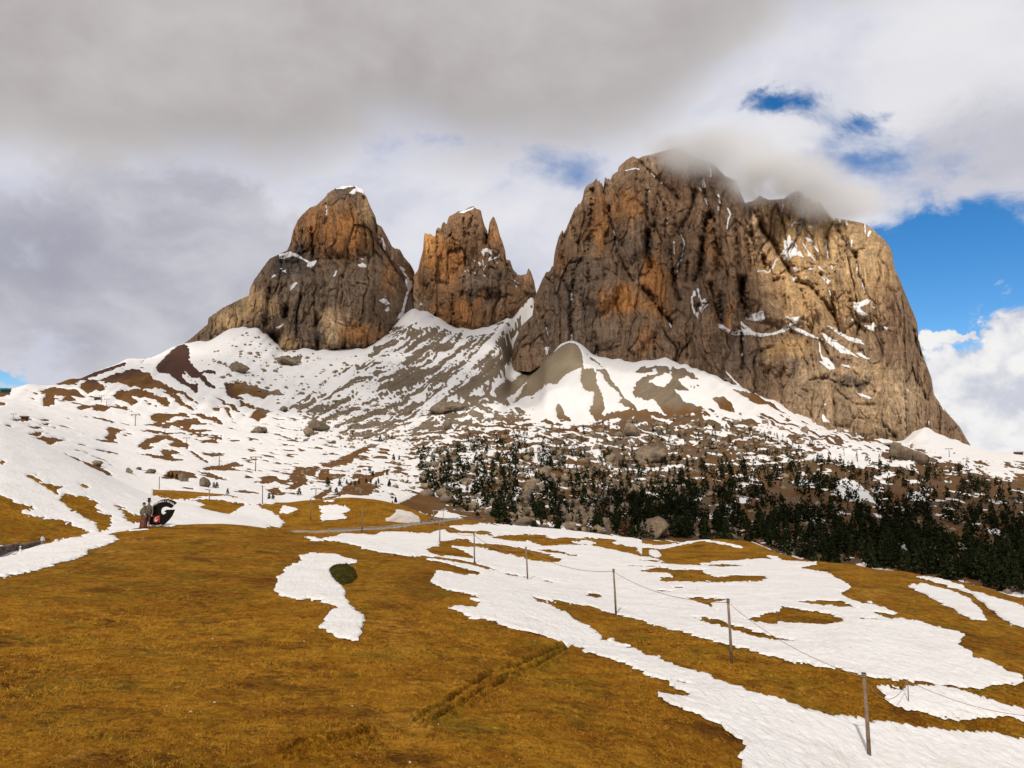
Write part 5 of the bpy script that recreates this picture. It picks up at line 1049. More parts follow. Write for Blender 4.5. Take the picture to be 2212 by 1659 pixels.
# ------------------------------------------------------------------ boulders
def boulder_mat():
    m, N, b = mat('boulder_stone', 0.95)
    pos = N.a('ShaderNodeNewGeometry').outputs['Position']; oi = N.a('ShaderNodeObjectInfo').outputs['Random']
    n = N.noise(pos, 0.16, 6, 0.65, 0.4); f = N.noise(pos, 0.9, 6, 0.7)
    c = N.mix(N.sm(n, 0.35, 0.68), (0.16, 0.13, 0.10, 1), (0.36, 0.265, 0.165, 1))
    c = N.mix(N.sm(f, 0.35, 0.7, 0.0, 0.75), c, (0.09, 0.075, 0.065, 1))
    N.set(b, 'Base Color', N.a('ShaderNodeHueSaturation', {'Color': c, 'Value': N.m('MULTIPLY_ADD', oi, 0.5, 0.8)}).outputs[0])
    bp = N.a('ShaderNodeBump', {'Height': N.m('MULTIPLY', f, 1.2), 'Strength': 1.0, 'Distance': 1.0}); N.l.new(bp.outputs[0], b.inputs['Normal']); return m
M_BOULDER = boulder_mat()
def rock_arrays(seed, sub=2, sharp=0.35):
    bm = bmesh.new(); bmesh.ops.create_icosphere(bm, subdivisions=sub, radius=1.0)
    V = np.array([v.co[:] for v in bm.verts]); Fc = np.array([[v.index for v in f.verts] for f in bm.faces]); bm.free()
    r = np.random.default_rng(seed)
    for _ in range(12):                                    # chop facets off
        n = r.normal(size=3); n /= np.linalg.norm(n); lim = r.uniform(0.42, 0.80)
        dp = V @ n; V = V - np.outer(np.clip(dp - lim, 0, None), n) * 0.9
    q = fbm3(V[:, 0] * 1.9 + seed, V[:, 1] * 1.9, V[:, 2] * 1.9, 4, 0.65); V = V * (1 + 1.6 * sharp * q)[:, None]
    return V, Fc
BM = [mesh_from('boulder', *(lambda vf: (vf[0], [vf[1]]))(rock_arrays(30 + k, 3)), M_BOULDER, smooth=False, link=False) for k in range(6)]
def add_boulder(cr, x, y, wpx, hpx, label, k=0, group=None, depth=0.9, dmin=330, name='boulder'):
    u, v = cr([(x, y)])[0]; (ua, va), (ub, vb) = cr([(x - wpx / 2, y), (x + wpx / 2, y - hpx)])
    p = hit(u, v, dmin, 2000)
    if p is None: return
    d = math.hypot(p.x, p.y); w = (ub - ua) / FPX * d; h = (va - vb) / FPX * d
    o = bpy.data.objects.new(name, BM[k % 6]); COL.objects.link(o)
    o.location = (p.x, p.y, p.z + h * 0.30); o.scale = (w * 0.60, w * 0.56 * depth, h * 0.85); o.rotation_euler = (0, 0, k * 1.1)
    tag(o, label, 'boulder', group)
add_boulder(c8,1530,985,200,125,'huge ochre and grey boulder with undercut base behind the meadow crest',1)
add_boulder(c8,1335,945,70,62,'pointed pale boulder beside the huge ochre boulder at the forest foot',2)
add_boulder(d1,480,1045,200,130,'broad dark grey boulder just behind the grassy knoll at the forest edge',3)
add_boulder(d1,715,1045,85,80,'pinkish grey boulder standing in dark trees next to the broad boulder',0)
add_boulder(d1,830,985,150,55,'long pale flat boulder half buried in the dark forest',4)
add_boulder(c8,1470,500,230,110,'wide cliff-like rock outcrop rising above the forest under the debris cone',5)
add_boulder(c8,1150,585,90,60,'rounded ochre boulder beside the snowy forest track',1)
add_boulder(c8,1390,345,120,90,'tall grey rock block at the top of the boulder field',2)
add_boulder(c8,220,310,70,60,'grey boulder on the snowy upper edge of the boulder field',3)
add_boulder(c8,820,620,110,65,'ochre outcrop with pines on it in the middle of the forest',4)
add_boulder(c8,190,190,240,75,'long low ochre rock band at the foot of the big scree',5)
add_boulder(d1,1410,430,190,100,'big flat topped brown boulder beside the mountain shelter',0)
add_boulder(d1,720,240,60,40,'small brown boulder on striped snow under the sunlit end of the massif',1)
add_boulder(z6,545,230,90,85,'pointed brown boulder alone on the open snowfield',2)
add_boulder(z6,345,180,80,60,'pale broken boulder beside three small pines on a brown mound',3)
add_boulder(z6,62,112,90,32,'dark low boulder on the snowfield above the welcome sign',4)
add_boulder(z7,950,990,100,45,'dark round boulder on the edge of the snowy spur',5)
add_boulder(z7,1285,1070,66,42,'squat dark boulder beside a smaller one on the snowfield',0)
add_boulder(z7,1375,1040,60,26,'small flat boulder on the snowfield above the squat one',1)
add_boulder(e7,1400,985,190,100,'large brown boulder at the lower edge of the scree bowl',2)
add_boulder(e7,1305,1030,110,70,'blocky brown boulder just below the large one at the scree bowl',3)
add_boulder(e7,870,1000,150,45,'flat brown boulder on the snow of the bowl',4)
add_boulder(e7,690,460,150,60,'pair-shaped grey boulder in the snow under the round-topped peak',5)
add_boulder(e7,1130,400,180,55,'cluster of grey rock in the snow at the foot of the round-topped peak',0)
add_boulder(e7,1080,820,90,45,'brown boulder at the tip of the scree in the bowl',1)
br = random.Random(5)
VV, FF, nv = [], [], 0
stones = [rock_arrays(60 + k, 1, 0.5) for k in range(8)]
def scatter(poly, n, s0, s1, dmin=330, flat=0.7):
    global nv
    us_ = [p[0] for p in poly]; vs_ = [p[1] for p in poly]; got = 0; tries = 0
    while got < n and tries < n * 10:
        tries += 1; u, v = br.uniform(min(us_), max(us_)), br.uniform(min(vs_), max(vs_))
        if not inside(u, v, poly): continue
        p = hit(u, v, dmin, 2100)
        if p is None: continue
        s = s0 + (s1 - s0) * br.random() ** 2.5; V, Fc = stones[br.randrange(8)]; a = br.uniform(0, 6.28); ca, sa = math.cos(a), math.sin(a)
        W = V * np.array([s * br.uniform(0.8, 1.5), s, s * flat]); W = np.stack([W[:, 0] * ca - W[:, 1] * sa, W[:, 0] * sa + W[:, 1] * ca, W[:, 2]], -1) + np.array([p.x, p.y, p.z + 0.15 * s])
        VV.append(W); FF.append(Fc + nv); nv += len(V); got += 1
scatter([(905,960),(1000,925),(1200,920),(1400,900),(1600,895),(1750,935),(1760,1010),(1500,1010),(1440,1150),(1250,1150),(1050,1130),(975,1095),(905,1060)], 1100, 1.5, 8.0)
scatter([(1480,1005),(1700,1010),(2000,1110),(2212,1160),(2212,1300),(1900,1235),(1600,1185),(1450,1160)], 260, 1.5, 6.0)
scatter([(420,790),(520,720),(600,720),(660,765),(800,765),(700,830),(640,880),(560,870),(470,820)], 240, 1.2, 6.5)
scatter([(640,880),(760,860),(900,880),(1000,900),(900,960),(760,970),(640,950)], 330, 1.2, 5.5)
scatter([(800,780),(960,730),(1060,760),(1000,860),(860,900),(700,880)], 150, 1.2, 5.5)
scatter([(1700,925),(1980,965),(2200,1000),(2200,1050),(1950,1000),(1750,965)], 120, 1.0, 4.0)
scatter([(700,1000),(900,960),(905,1060),(780,1070),(600,1040)], 110, 0.8, 3.2)
tag(mesh_from('slope_rocks', np.concatenate(VV), [np.concatenate(FF)], M_BOULDER, smooth=False), 'countless grey and brown rocks strewn over the slopes', 'rocks', kind='stuff')
def stand(u, v, d):
    _, a, _s = ray(u, v); x, y = math.sin(a) * d, math.cos(a) * d; return Vector((x, y, ground_z(x, y)))
def hit_or(u, v, dmin, dmax, d):
    p = hit(u, v, dmin, dmax); return p if p is not None else stand(u, v, d)
# ------------------------------------------------------------------ wooden poles with a rope across the snowy meadow
M_POLE = plain('weathered_wood', (0.20, 0.145, 0.105), 0.9, 0.35, 2.5)
M_ROPE = plain('rope', (0.30, 0.22, 0.14), 0.9, 0.2, 20)
M_STEEL = plain('galvanised_steel', (0.33, 0.33, 0.33), 0.5, 0.2, 4, 0.6)
M_DSTEEL = plain('dark_steel', (0.12, 0.105, 0.095), 0.6, 0.2, 4, 0.3)
POLES = [  # foot, top (photo pixels), description
 ((1878,1630),(1865,1455),'weathered wooden rope pole standing in the lowest broad snow tongue'),
 ((1581,1433),(1572,1295),'wooden rope pole on the brown grass strip between two snow tongues'),
 ((1331,1327),(1325,1230),'wooden rope pole at the lower rim of the largest snow patch'),
 ((1140,1251),(1136,1182),'wooden rope pole in open snow below the curved brown grass island'),
 ((1025,1215),(1024,1152),'thin wooden rope pole at the tip of the curved brown grass island'),
 ((950,1169),(950,1119),'thin wooden pole at the snow edge below the road bend'),
 ((782,1148),(783,1095),'pale wooden pole beside the road in front of the grassy knoll'),
 ((671,1124),(671,1078),'pale wooden pole on the grassy knoll beside a square snow patch'),
 ((567,1088),(567,1049),'thin wooden pole at the snowy foot of the grassy knoll'),
 ((452,1082),(452,1058),'short thin pole in the snow strip beside the grassy knoll'),
 ((344,1057),(344,1030),'thin pole on the brown band above the welcome sign')]
tops = []
for i, ((u, v), (ut, vt), lab_) in enumerate(POLES):
    p = hit_or(u, v, 20 if i < 6 else 150, 400, (37,46,66,93,103,130,186,215,285,300,310)[i])
    d = math.hypot(p.x, p.y); _, a2, s2 = ray(ut, vt); zt = EYE + float(s2) * d
    h = zt - p.z; rad = (0.075 if i < 6 else 0.09) * (1.0 + 0.003 * d)
    e = empty('rope_pole', p); tag(e, lab_, 'pole')
    lx = (math.sin(a2) * d - p.x)
    b = MB(); b.tube([(0, 0, -0.4), (lx * 0.5 + 0.01, 0, h * 0.5), (lx, 0, h)], [rad, rad * 0.92, rad * 0.8], 10); b.obj('shaft', M_POLE, e, True)
    b = MB(); zr = h * 0.955
    b.tube([(lx + math.cos(k) * rad * 1.15, math.sin(k) * rad * 1.15, zr + 0.012 * k) for k in np.linspace(0, 12.5, 26)], 0.018, 5); b.obj('rope_tie', M_ROPE, e, True)
    b = MB(); b.box((lx, 0, h + 0.02), (rad * 1.9, rad * 1.9, 0.05)); b.obj('cap', M_DSTEEL, e)
    tops.append(Vector((p.x + lx, p.y, p.z + zr)))
def rope(name, A, B, sag, label, rad=0.016):
    n = 24; pts = []
    for k in range(n + 1):
        t = k / n; q = A.lerp(B, t); q = q.copy(); q.z -= sag * 4 * t * (1 - t); pts.append(q)
    b = MB(); b.tube(pts, rad, 5); tag(b.obj(name, M_ROPE, None, True), label, 'rope')
for i, lab_ in enumerate(['rope from the lowest snow tongue pole up to the grass strip pole','slack rope from the grass strip pole to the largest snow patch rim','rope strung over white snow up to the pole below the curved grass island','rope from the open snow pole to the grass island tip','rope reaching from the curved grass island to the pole below the road bend']):
    rope('rope', tops[i], tops[i + 1], 0.45 + 0.15 * i, lab_, 0.014 + 0.004 * i)
pa = hit(*z5([(1236, 560)])[0]); pb = hit(*z5([(2330, 850)])[0])
st = empty('rope_stake', pa); tag(st, 'short thin stake carrying the rope over the narrow snow strip', 'stake')
b = MB(); b.tube([(0, 0, -0.2), (0.02, 0, 1.05)], [0.025, 0.02], 6); b.obj('shaft', M_POLE, st, True)
b = MB(); b.tube([(math.cos(k) * 0.035, math.sin(k) * 0.035, 1.0 + 0.01 * k) for k in np.linspace(0, 9, 18)], 0.012, 5); b.obj('rope_tie', M_ROPE, st, True)
rope('rope', tops[0], pa + Vector((0, 0, 1.02)), 0.9, 'rope drooping from the lowest pole towards the short stake', 0.014)
rope('rope', pa + Vector((0, 0, 1.02)), pb + Vector((0, 0, 0.9)), 0.35, 'rope running from the short stake over the brown grass', 0.014)

# ------------------------------------------------------------------ welcome sign: a big dark G with lettering
M_BLACK = plain('sign_black', (0.013, 0.010, 0.009), 0.5, 0.2, 3)
M_WHITE = plain('sign_white', (0.80, 0.79, 0.76), 0.6, 0.05, 3)
M_RED = plain('sign_red', (0.52, 0.035, 0.03), 0.5, 0.1, 3)
SG = stand(347, 1132.5, 130)
dS = math.hypot(SG.x, SG.y); uS = 0.6859 / 11.85 / FPX * dS * 1.03       # metres per pixel of the close-up of the sign
face = math.atan2(-SG.x, -SG.y)                                         # turned to the meadow
sign = empty('welcome_sign', SG, -face + math.pi + R(4)); tag(sign, 'big black G-shaped welcome sign with white lettering and red plaque on the hill crest', 'sign')
OX, OZ = 1010, 1300
def S(p): return ((p[0] - OX) * uS, (OZ - p[1]) * uS)
def smooth_closed(P, keep, k=3):
    return P
G_OUT = [(1470,525),(1440,500),(1400,470),(1350,444),(1300,425),(1240,408),(1180,400),(1130,398),(1080,402),(1030,413),(980,430),(930,458),(880,490),(833,528),(790,570),(748,618),(710,670),(677,724),(650,780),(627,840),(611,900),(604,950),(605,1000),(613,1052),(630,1100),(652,1148),(680,1190),(713,1224),(750,1250),(798,1274),(850,1288),(900,1292),(950,1286),(1002,1272),(1050,1250),(1102,1224),(1150,1190),(1203,1143),(1250,1090),(1293,1036),(1330,980),(1358,931),(1380,880),(1404,815),(1425,745),(1160,745),(1090,815),(1165,820),(1150,846),(1130,868),(1106,886),(1080,893),(1058,886),(1040,870),(1024,842),(1015,810),(1012,780),(1015,750),(1024,718),(1040,690),(1062,669),(1090,655),(1120,645),(1150,641),(1186,648),(1220,660),(1256,678),(1290,690),(1325,690)]
def extrude_poly(name, pts, y0, y1, mt, parent):
    """a flat outline (x, z) given thickness along y"""
    bm = bmesh.new(); vs = [bm.verts.new((x, y0, z)) for x, z in pts]; f = bm.faces.new(vs)
    r = bmesh.ops.extrude_face_region(bm, geom=[f]); mv = [g for g in r['geom'] if isinstance(g, bmesh.types.BMVert)]
    bmesh.ops.translate(bm, verts=mv, vec=(0, y1 - y0, 0)); bmesh.ops.triangulate(bm, faces=[q for q in bm.faces if len(q.verts) > 4]); bmesh.ops.recalc_face_normals(bm, faces=bm.faces)
    me = bpy.data.meshes.new(name); bm.to_mesh(me); bm.free(); me.materials.append(mt); return child(name, me, parent)
board = extrude_poly('board', [S(p) for p in G_OUT], -0.14, 0.14, M_BLACK, sign)
def text_mesh(txt, size):
    cu = bpy.data.curves.new('text', 'FONT'); cu.body = txt; cu.size = size; cu.resolution_u = 3; cu.extrude = 0.01; cu.offset = 0.012 * size
    o = bpy.data.objects.new('text', cu); COL.objects.link(o); bpy.context.view_layer.update()
    me = bpy.data.meshes.new_from_object(o.evaluated_get(bpy.context.evaluated_depsgraph_get())); bpy.data.objects.remove(o); return me
def arc_text(txt, centre, rad, mid_deg, size, flip, parent, stretch=1.0):
    me = text_mesh(txt, size); n = len(me.vertices); co = np.zeros(n * 3); me.vertices.foreach_get('co', co); co = co.reshape(-1, 3)
    x = (co[:, 0] - (co[:, 0].min() + co[:, 0].max()) / 2) * stretch; y = co[:, 1]
    if not flip: a = R(mid_deg) - x / rad; rr_ = rad + y
    else: a = R(mid_deg) + x / rad; rr_ = rad - y
    out = np.stack([centre[0] + np.cos(a) * rr_, np.full(n, -0.155) - co[:, 2], centre[1] + np.sin(a) * rr_], -1)
    me.vertices.foreach_set('co', out.ravel()); me.update(); me.materials.clear(); me.materials.append(M_WHITE); return child('lettering', me, parent)
cG = S((1085, 880)); rT = 395 * uS
arc_text('Val Gardena / Gr\u00f6den', cG, rT, 97, 0.43, False, board, 0.98)
arc_text('Gherd\u00ebina', S((880, 905)), 372 * uS, 270, 0.40, True, board, 0.92)
plq = MB(); (px0, pz0), (px1, pz1) = S((780, 1140)), S((975, 920)); plq.box(((px0 + px1) / 2, -0.165, (pz0 + pz1) / 2), (px1 - px0, 0.05, pz1 - pz0)); plaque = plq.obj('plaque', M_RED, sign)
mini = [((x - 1040) * 0.158 + 885, (y - 860) * 0.185 + 1030) for x, y in G_OUT]
mG = [(945,952),(925,950),(890,955),(850,975),(818,1005),(803,1040),(800,1070),(812,1098),(835,1112),(862,1112),(890,1100),(915,1075),(930,1045),(938,1022),(900,1022),(885,1045),(868,1062),(855,1055),(852,1035),(862,1010),(885,992),(915,985)]
extrude_poly('emblem', [S(p) for p in mG], -0.20, -0.185, M_WHITE, plaque)
for dx in (-110, 60):
    b = MB(); x, _ = S((1010 + dx - 60, 0)); b.box((x, 0.02, 0.06), (0.22, 0.5, 0.35)); b.obj('foot_block', M_DSTEEL, sign)
# ------------------------------------------------------------------ carved couple beside the sign
M_SKIRT = plain('painted_red_wood', (0.145, 0.055, 0.045), 0.8, 0.4, 3); M_BLUE = plain('painted_blue_wood', (0.035, 0.075, 0.12), 0.8, 0.3, 3)
M_DARKW = plain('dark_carved_wood', (0.038, 0.031, 0.028), 0.8, 0.4, 4); M_GREYW = plain('grey_carved_wood', (0.135, 0.115, 0.085), 0.85, 0.45, 5); M_FACEW = plain('pale_carved_wood', (0.36, 0.29, 0.19), 0.8, 0.25, 5)
stt = empty('carved_statue', stand(314.5, 1133.5, 129), -face + math.pi + R(4)); tag(stt, 'carved wooden couple, woman in red skirt and man in hat, beside the G sign', 'statue')
stt.scale = (0.80, 0.85, 1.0)
def fig(x0, y0, h, secs, mt, name, n=16): 
    b = MB(); b.loft([(x0 + cx * h, y0 + cy * h, z * h, rx * h, ry * h) for z, cx, cy, rx, ry in secs], n); return b.obj(name, mt, stt, True)
wx_, mx_ = -0.40, 0.42
fig(wx_, -0.12, 3.85, [(0,0,0,.165,.14),(.02,0,0,.18,.15),(.15,0,0,.165,.14),(.30,0,0,.145,.13),(.42,0,0,.115,.105),(.47,0,0,.09,.085)], M_SKIRT, 'skirt', 22)
fig(wx_, -0.12, 3.85, [(.46,0,0,.085,.08),(.55,0,0,.10,.085),(.66,0,0,.125,.09),(.74,0,0,.13,.08),(.79,0,0,.09,.065),(.815,0,0,.042,.042),(.84,0,0,.038,.04)], M_GREYW, 'bodice')
wh = fig(wx_ - 0.02, -0.14, 3.85, [(.835,0,0,.035,.04),(.855,0,-.005,.052,.058),(.89,0,-.008,.062,.068),(.93,0,-.004,.062,.066),(.965,0,0,.048,.052),(.985,0,0,.022,.026)], M_FACEW, 'head')
b = MB(); b.loft([(wx_ - 0.02, -0.08, 3.85 * z, 3.85 * r_, 3.85 * r_ * 1.1) for z, r_ in ((.90,.070),(.935,.078),(.965,.074),(.99,.055),(1.01,.02))], 14); b.obj('headdress', M_DARKW, stt, True)
b = MB(); b.tube([(wx_ - 0.46, -0.12, 2.85), (wx_ - 0.58, -0.22, 2.35), (wx_ - 0.42, -0.42, 1.95), (wx_ - 0.05, -0.52, 2.05)], [.15, .14, .11, .08], 9); b.obj('arm', M_GREYW, stt, True)
b = MB(); b.tube([(wx_ + 0.42, -0.12, 2.85), (wx_ + 0.50, -0.28, 2.4), (wx_ + 0.30, -0.48, 2.1), (wx_ + 0.05, -0.52, 2.1)], [.14, .13, .10, .08], 9); b.obj('arm', M_GREYW, stt, True)
b = MB(); b.loft([(wx_ + 0.10, -0.50, 1.85, .05, .05), (wx_ + 0.12, -0.52, 1.95, .17, .12), (wx_ + 0.12, -0.52, 2.12, .19, .13), (wx_ + 0.10, -0.50, 2.25, .08, .07)], 12); b.obj('flower_bunch', M_FACEW, stt, True)
b = MB(); b.loft([(wx_ + 0.05, -0.52, .35, .20, .06), (wx_ + 0.05, -0.55, 1.1, .19, .06), (wx_ + 0.03, -0.45, 1.75, .13, .05)], 12); b.obj('apron', plain('apron_wood', (0.26, 0.13, 0.085), 0.8, 0.3, 4), stt, True)
for s_, x_ in ((-1, mx_ - 0.20), (1, mx_ + 0.16)):
    b = MB(); b.loft([(x_, 0.02, 0, .15, .22), (x_, 0.04, .12, .14, .20), (x_, 0.08, .3, .11, .12), (x_, 0.08, .95, .15, .16), (x_, 0.08, 1.45, .17, .19), (x_, 0.08, 1.95, .20, .21)], 12); b.obj('leg', M_BLUE if s_ < 0 else M_SKIRT, stt, True)
b = MB(); b.loft([(mx_, 0.08, 1.75, .42, .27), (mx_, 0.08, 2.1, .42, .27), (mx_, 0.08, 2.6, .46, .29), (mx_, 0.08, 3.05, .54, .30), (mx_, 0.08, 3.3, .52, .27), (mx_, 0.06, 3.45, .28, .2), (mx_, 0.05, 3.52, .17, .16), (mx_, 0.05, 3.62, .15, .15)], 18); b.obj('jacket', M_GREYW, stt, True)
b = MB(); b.loft([(mx_, 0.02, 3.58, .14, .15), (mx_, 0.0, 3.66, .20, .22), (mx_, -0.01, 3.82, .23, .26), (mx_, 0.0, 3.98, .22, .25), (mx_, 0.02, 4.06, .18, .2)], 14); b.obj('head', M_FACEW, stt, True)
b = MB(); b.loft([(mx_, 0.0, 3.99, .46, .44), (mx_ + 0.02, 0.0, 4.03, .50, .48), (mx_ + 0.02, 0.0, 4.07, .34, .33), (mx_, 0.0, 4.10, .26, .26), (mx_, 0.0, 4.30, .27, .26), (mx_, 0.0, 4.48, .31, .29), (mx_ + 0.02, 0.0, 4.52, .27, .25)], 18); b.obj('hat', M_DARKW, stt, True)
b = MB(); b.tube([(mx_ + 0.50, 0.06, 3.2), (mx_ + 0.66, -0.04, 2.7), (mx_ + 0.62, -0.26, 2.2), (mx_ + 0.55, -0.34, 2.0)], [.16, .15, .12, .10], 9); b.obj('arm', M_GREYW, stt, True)
b = MB(); b.tube([(mx_ - 0.48, 0.10, 3.2), (mx_ - 0.72, 0.16, 3.0), (mx_ - 1.1, 0.14, 2.85)], [.16, .14, .12], 9); b.obj('arm', M_GREYW, stt, True)
b = MB(); b.loft([(mx_ + 0.52, -0.36, 1.72, .08, .06), (mx_ + 0.53, -0.37, 1.82, .17, .12), (mx_ + 0.53, -0.37, 1.98, .14, .10), (mx_ + 0.53, -0.36, 2.08, .06, .05)], 12); b.obj('fist', M_FACEW, stt, True)
b = MB(); b.loft([(0.0, 0.0, -0.25, 1.15, .62), (0.0, 0.0, 0.02, 1.05, .55)], 18); b.obj('plinth', M_GREYW, stt)

# ------------------------------------------------------------------ retaining wall, marker post and walker by the sunken road
def pole_at(u, v, d): return Vector(place(u, v, d))
M_STONE = plain('wall_stone', (0.135, 0.105, 0.085), 0.95, 0.5, 1.3)
wl = [(-60, 1184), (0, 1180.0), (40, 1176), (86, 1171)]
wa = [pole_at(u, v, dd_) for (u, v), dd_ in zip(wl, (112, 118, 123, 128))]
wroot = empty('retaining_wall', (wa[1].x, wa[1].y, wa[1].z - 1.6)); tag(wroot, 'low wall of rough dark stones along the sunken road under the grassy bank', 'wall')
b = MB(); cop = MB(); wr_ = random.Random(3)
for i in range(len(wa) - 1):
    A, B = wa[i], wa[i + 1]; L = (B - A).length; ax = math.atan2(B.y - A.y, B.x - A.x); n = int(L / 0.42)
    for k in range(n):
        for row in range(6):
            t = (k + 0.5 * (row % 2)) / n
            if t > 1: continue
            q = A.lerp(B, t); w_ = wr_.uniform(0.30, 0.40)
            b.box((q.x - wroot.location.x + wr_.uniform(-.03, .03), q.y - wroot.location.y + wr_.uniform(-.06, .06), q.z - wroot.location.z - 0.18 - row * 0.28), (w_, 0.45, wr_.uniform(0.22, 0.26)), ax + wr_.uniform(-.06, .06))
    m_ = (A + B) / 2; cop.box((m_.x - wroot.location.x, m_.y - wroot.location.y, m_.z - wroot.location.z + 0.02), (L + 0.3, 0.6, 0.13), ax)
tag(b.obj('stonework', M_STONE, wroot), kind='stuff'); cop.obj('coping', M_STONE, wroot)
mk = hit_or(*c6([(232, 898)])[0], 60, 140, 106); me_ = empty('marker_post', mk); tag(me_, 'short white roadside marker post on the snow bank before the stone wall', 'post')
b = MB(); b.box((0, 0, 0.35), (0.14, 0.10, 0.9)); b.obj('post', M_WHITE, me_); b = MB(); b.box((0, -0.01, 0.62), (0.15, 0.11, 0.12)); b.obj('reflector', M_DARKW, me_)
# walker: one continuous skinned body
pw = stand(91, 1178, 123)
def person(name, loc, rz, label):
    J = [(0,0,.93),(0,0,1.12),(0,0,1.36),(0,-.01,1.50),(0,-.02,1.62),(0,-.02,1.74),(-.10,0,.88),(-.11,-.07,.48),(-.11,.02,.08),(-.11,-.12,.04),(.10,0,.88),(.12,.10,.48),(.12,.22,.10),(.12,.10,.03),(-.19,0,1.40),(-.24,.06,1.14),(-.23,-.06,.92),(-.22,-.10,.82),(.19,0,1.40),(.24,-.06,1.14),(.23,-.18,.95),(.22,-.22,.86)]
    rad = [.135,.125,.145,.06,.092,.075,.10,.066,.048,.04,.10,.066,.048,.04,.062,.048,.038,.034,.062,.048,.038,.034]
    E = [(0,1),(1,2),(2,3),(3,4),(4,5),(0,6),(6,7),(7,8),(8,9),(0,10),(10,11),(11,12),(12,13),(2,14),(14,15),(15,16),(16,17),(2,18),(18,19),(19,20),(20,21)]
    me = bpy.data.meshes.new('person'); me.from_pydata(J, E, []); o = bpy.data.objects.new(name, me); COL.objects.link(o)
    sk = o.modifiers.new('skin', 'SKIN'); sk.use_smooth_shade = True
    for i, r_ in enumerate(rad): me.skin_vertices[0].data[i].radius = (r_, r_)
    me.skin_vertices[0].data[0].use_root = True
    o.modifiers.new('sub', 'SUBSURF').render_levels = 2
    m, N, bs = mat('walker_cloth', 0.9); z = N.a('ShaderNodeSeparateXYZ', {0: N.a('ShaderNodeTexCoord').outputs['Object']}).outputs[2]
    c = N.mix(N.m('GREATER_THAN', z, 0.95), (0.16, 0.18, 0.24, 1), (0.62, 0.60, 0.58, 1)); c = N.mix(N.m('GREATER_THAN', z, 1.47), c, (0.42, 0.25, 0.18, 1)); N.set(bs, 'Base Color', c); me.materials.append(m)
    o.location = loc; o.rotation_euler = (0, 0, rz); tag(o, label, 'person')
    b = MB(); b.loft([(0, .03, 1.60, .10, .09), (0, .02, 1.68, .112, .112), (0, .0, 1.76, .10, .105), (0, -.01, 1.815, .05, .055)], 12); b.obj('hair', M_DARKW, o, True)
    return o
person('person', pw, R(80), 'person in a pale top and grey trousers walking beside the stone wall')

# ------------------------------------------------------------------ road with guard rail, cut snow bank, rubble and barrier frame
M_ROAD = plain('road_asphalt', (0.27, 0.235, 0.19), 0.9, 0.2, 0.6); M_BANK = plain('road_bank_earth', (0.24, 0.12, 0.03), 0.95, 0.35, 0.8)
rc = z1([(0, 170), (150, 164), (300, 156), (430, 146), (520, 136), (620, 127), (720, 117), (810, 104), (880, 92), (960, 80), (1040, 72)])
rp = [hit(u, v, 140, 330) for u, v in rc]
rp = [p for p in rp if p]
rp = [rp[0] + (rp[0] - rp[1]) * 1.2] + rp
for _ in range(2): rp = [rp[0]] + [(rp[i - 1] + rp[i] * 2 + rp[i + 1]) / 4 for i in range(1, len(rp) - 1)] + [rp[-1]]
fine = []
for i in range(len(rp) - 1):
    for k in range(6): fine.append(rp[i].lerp(rp[i + 1], k / 6))
fine.append(rp[-1]); vsr = []; fsr = []; near_edge = []
for i, p in enumerate(fine):
    t = (fine[min(i + 1, len(fine) - 1)] - fine[max(i - 1, 0)]); t.z = 0; t.normalize(); nrm = Vector((t.y, -t.x, 0))
    if nrm.y > 0: nrm = -nrm
    z = max(ground_z(p.x + nrm.x * o_, p.y + nrm.y * o_) for o_ in (-2, 0, 2)) + 0.08
    a_, b_ = p + nrm * 2.7, p - nrm * 2.7
    near_edge.append(Vector((a_.x, a_.y, z)))
    vsr += [(a_.x + nrm.x * 2.2, a_.y + nrm.y * 2.2, z - 1.8), (a_.x, a_.y, z), (p.x, p.y, z + 0.05), (b_.x, b_.y, z), (b_.x - nrm.x * 2.2, b_.y - nrm.y * 2.2, z - 1.8)]
for i in range(len(fine) - 1):
    for k in range(4): fsr.append((i * 5 + k, i * 5 + k + 1, (i + 1) * 5 + k + 1, (i + 1) * 5 + k))
b = MB(); b.add(vsr, fsr); ro = b.obj('road', M_ROAD); ro.data.materials.append(M_BANK); ro.data.polygons.foreach_set('material_index', [1 if k % 4 in (0, 3) else 0 for k in range(len(fsr))]); tag(ro, kind='structure')
gr_ = empty('guard_rail', near_edge[10]); tag(gr_, 'low steel guard rail along the near edge of the mountain road', 'guard rail'); g0 = near_edge[10]
rail = MB(); rl = [p - g0 + Vector((0, 0, 0.62)) for p in near_edge[8:58]]
for dz in (-0.10, 0.10): rail.tube([p + Vector((0, 0, dz)) for p in rl], 0.055, 6)
rail.obj('rail', M_STEEL, gr_, True)
pm = MB(); pm.box((0, 0, 0.3), (0.12, 0.14, 1.0)); pmesh = pm.mesh('post', M_STEEL)
for i in range(8, 58, 2):
    o = child('post', pmesh, gr_); o.location = near_edge[i] - g0
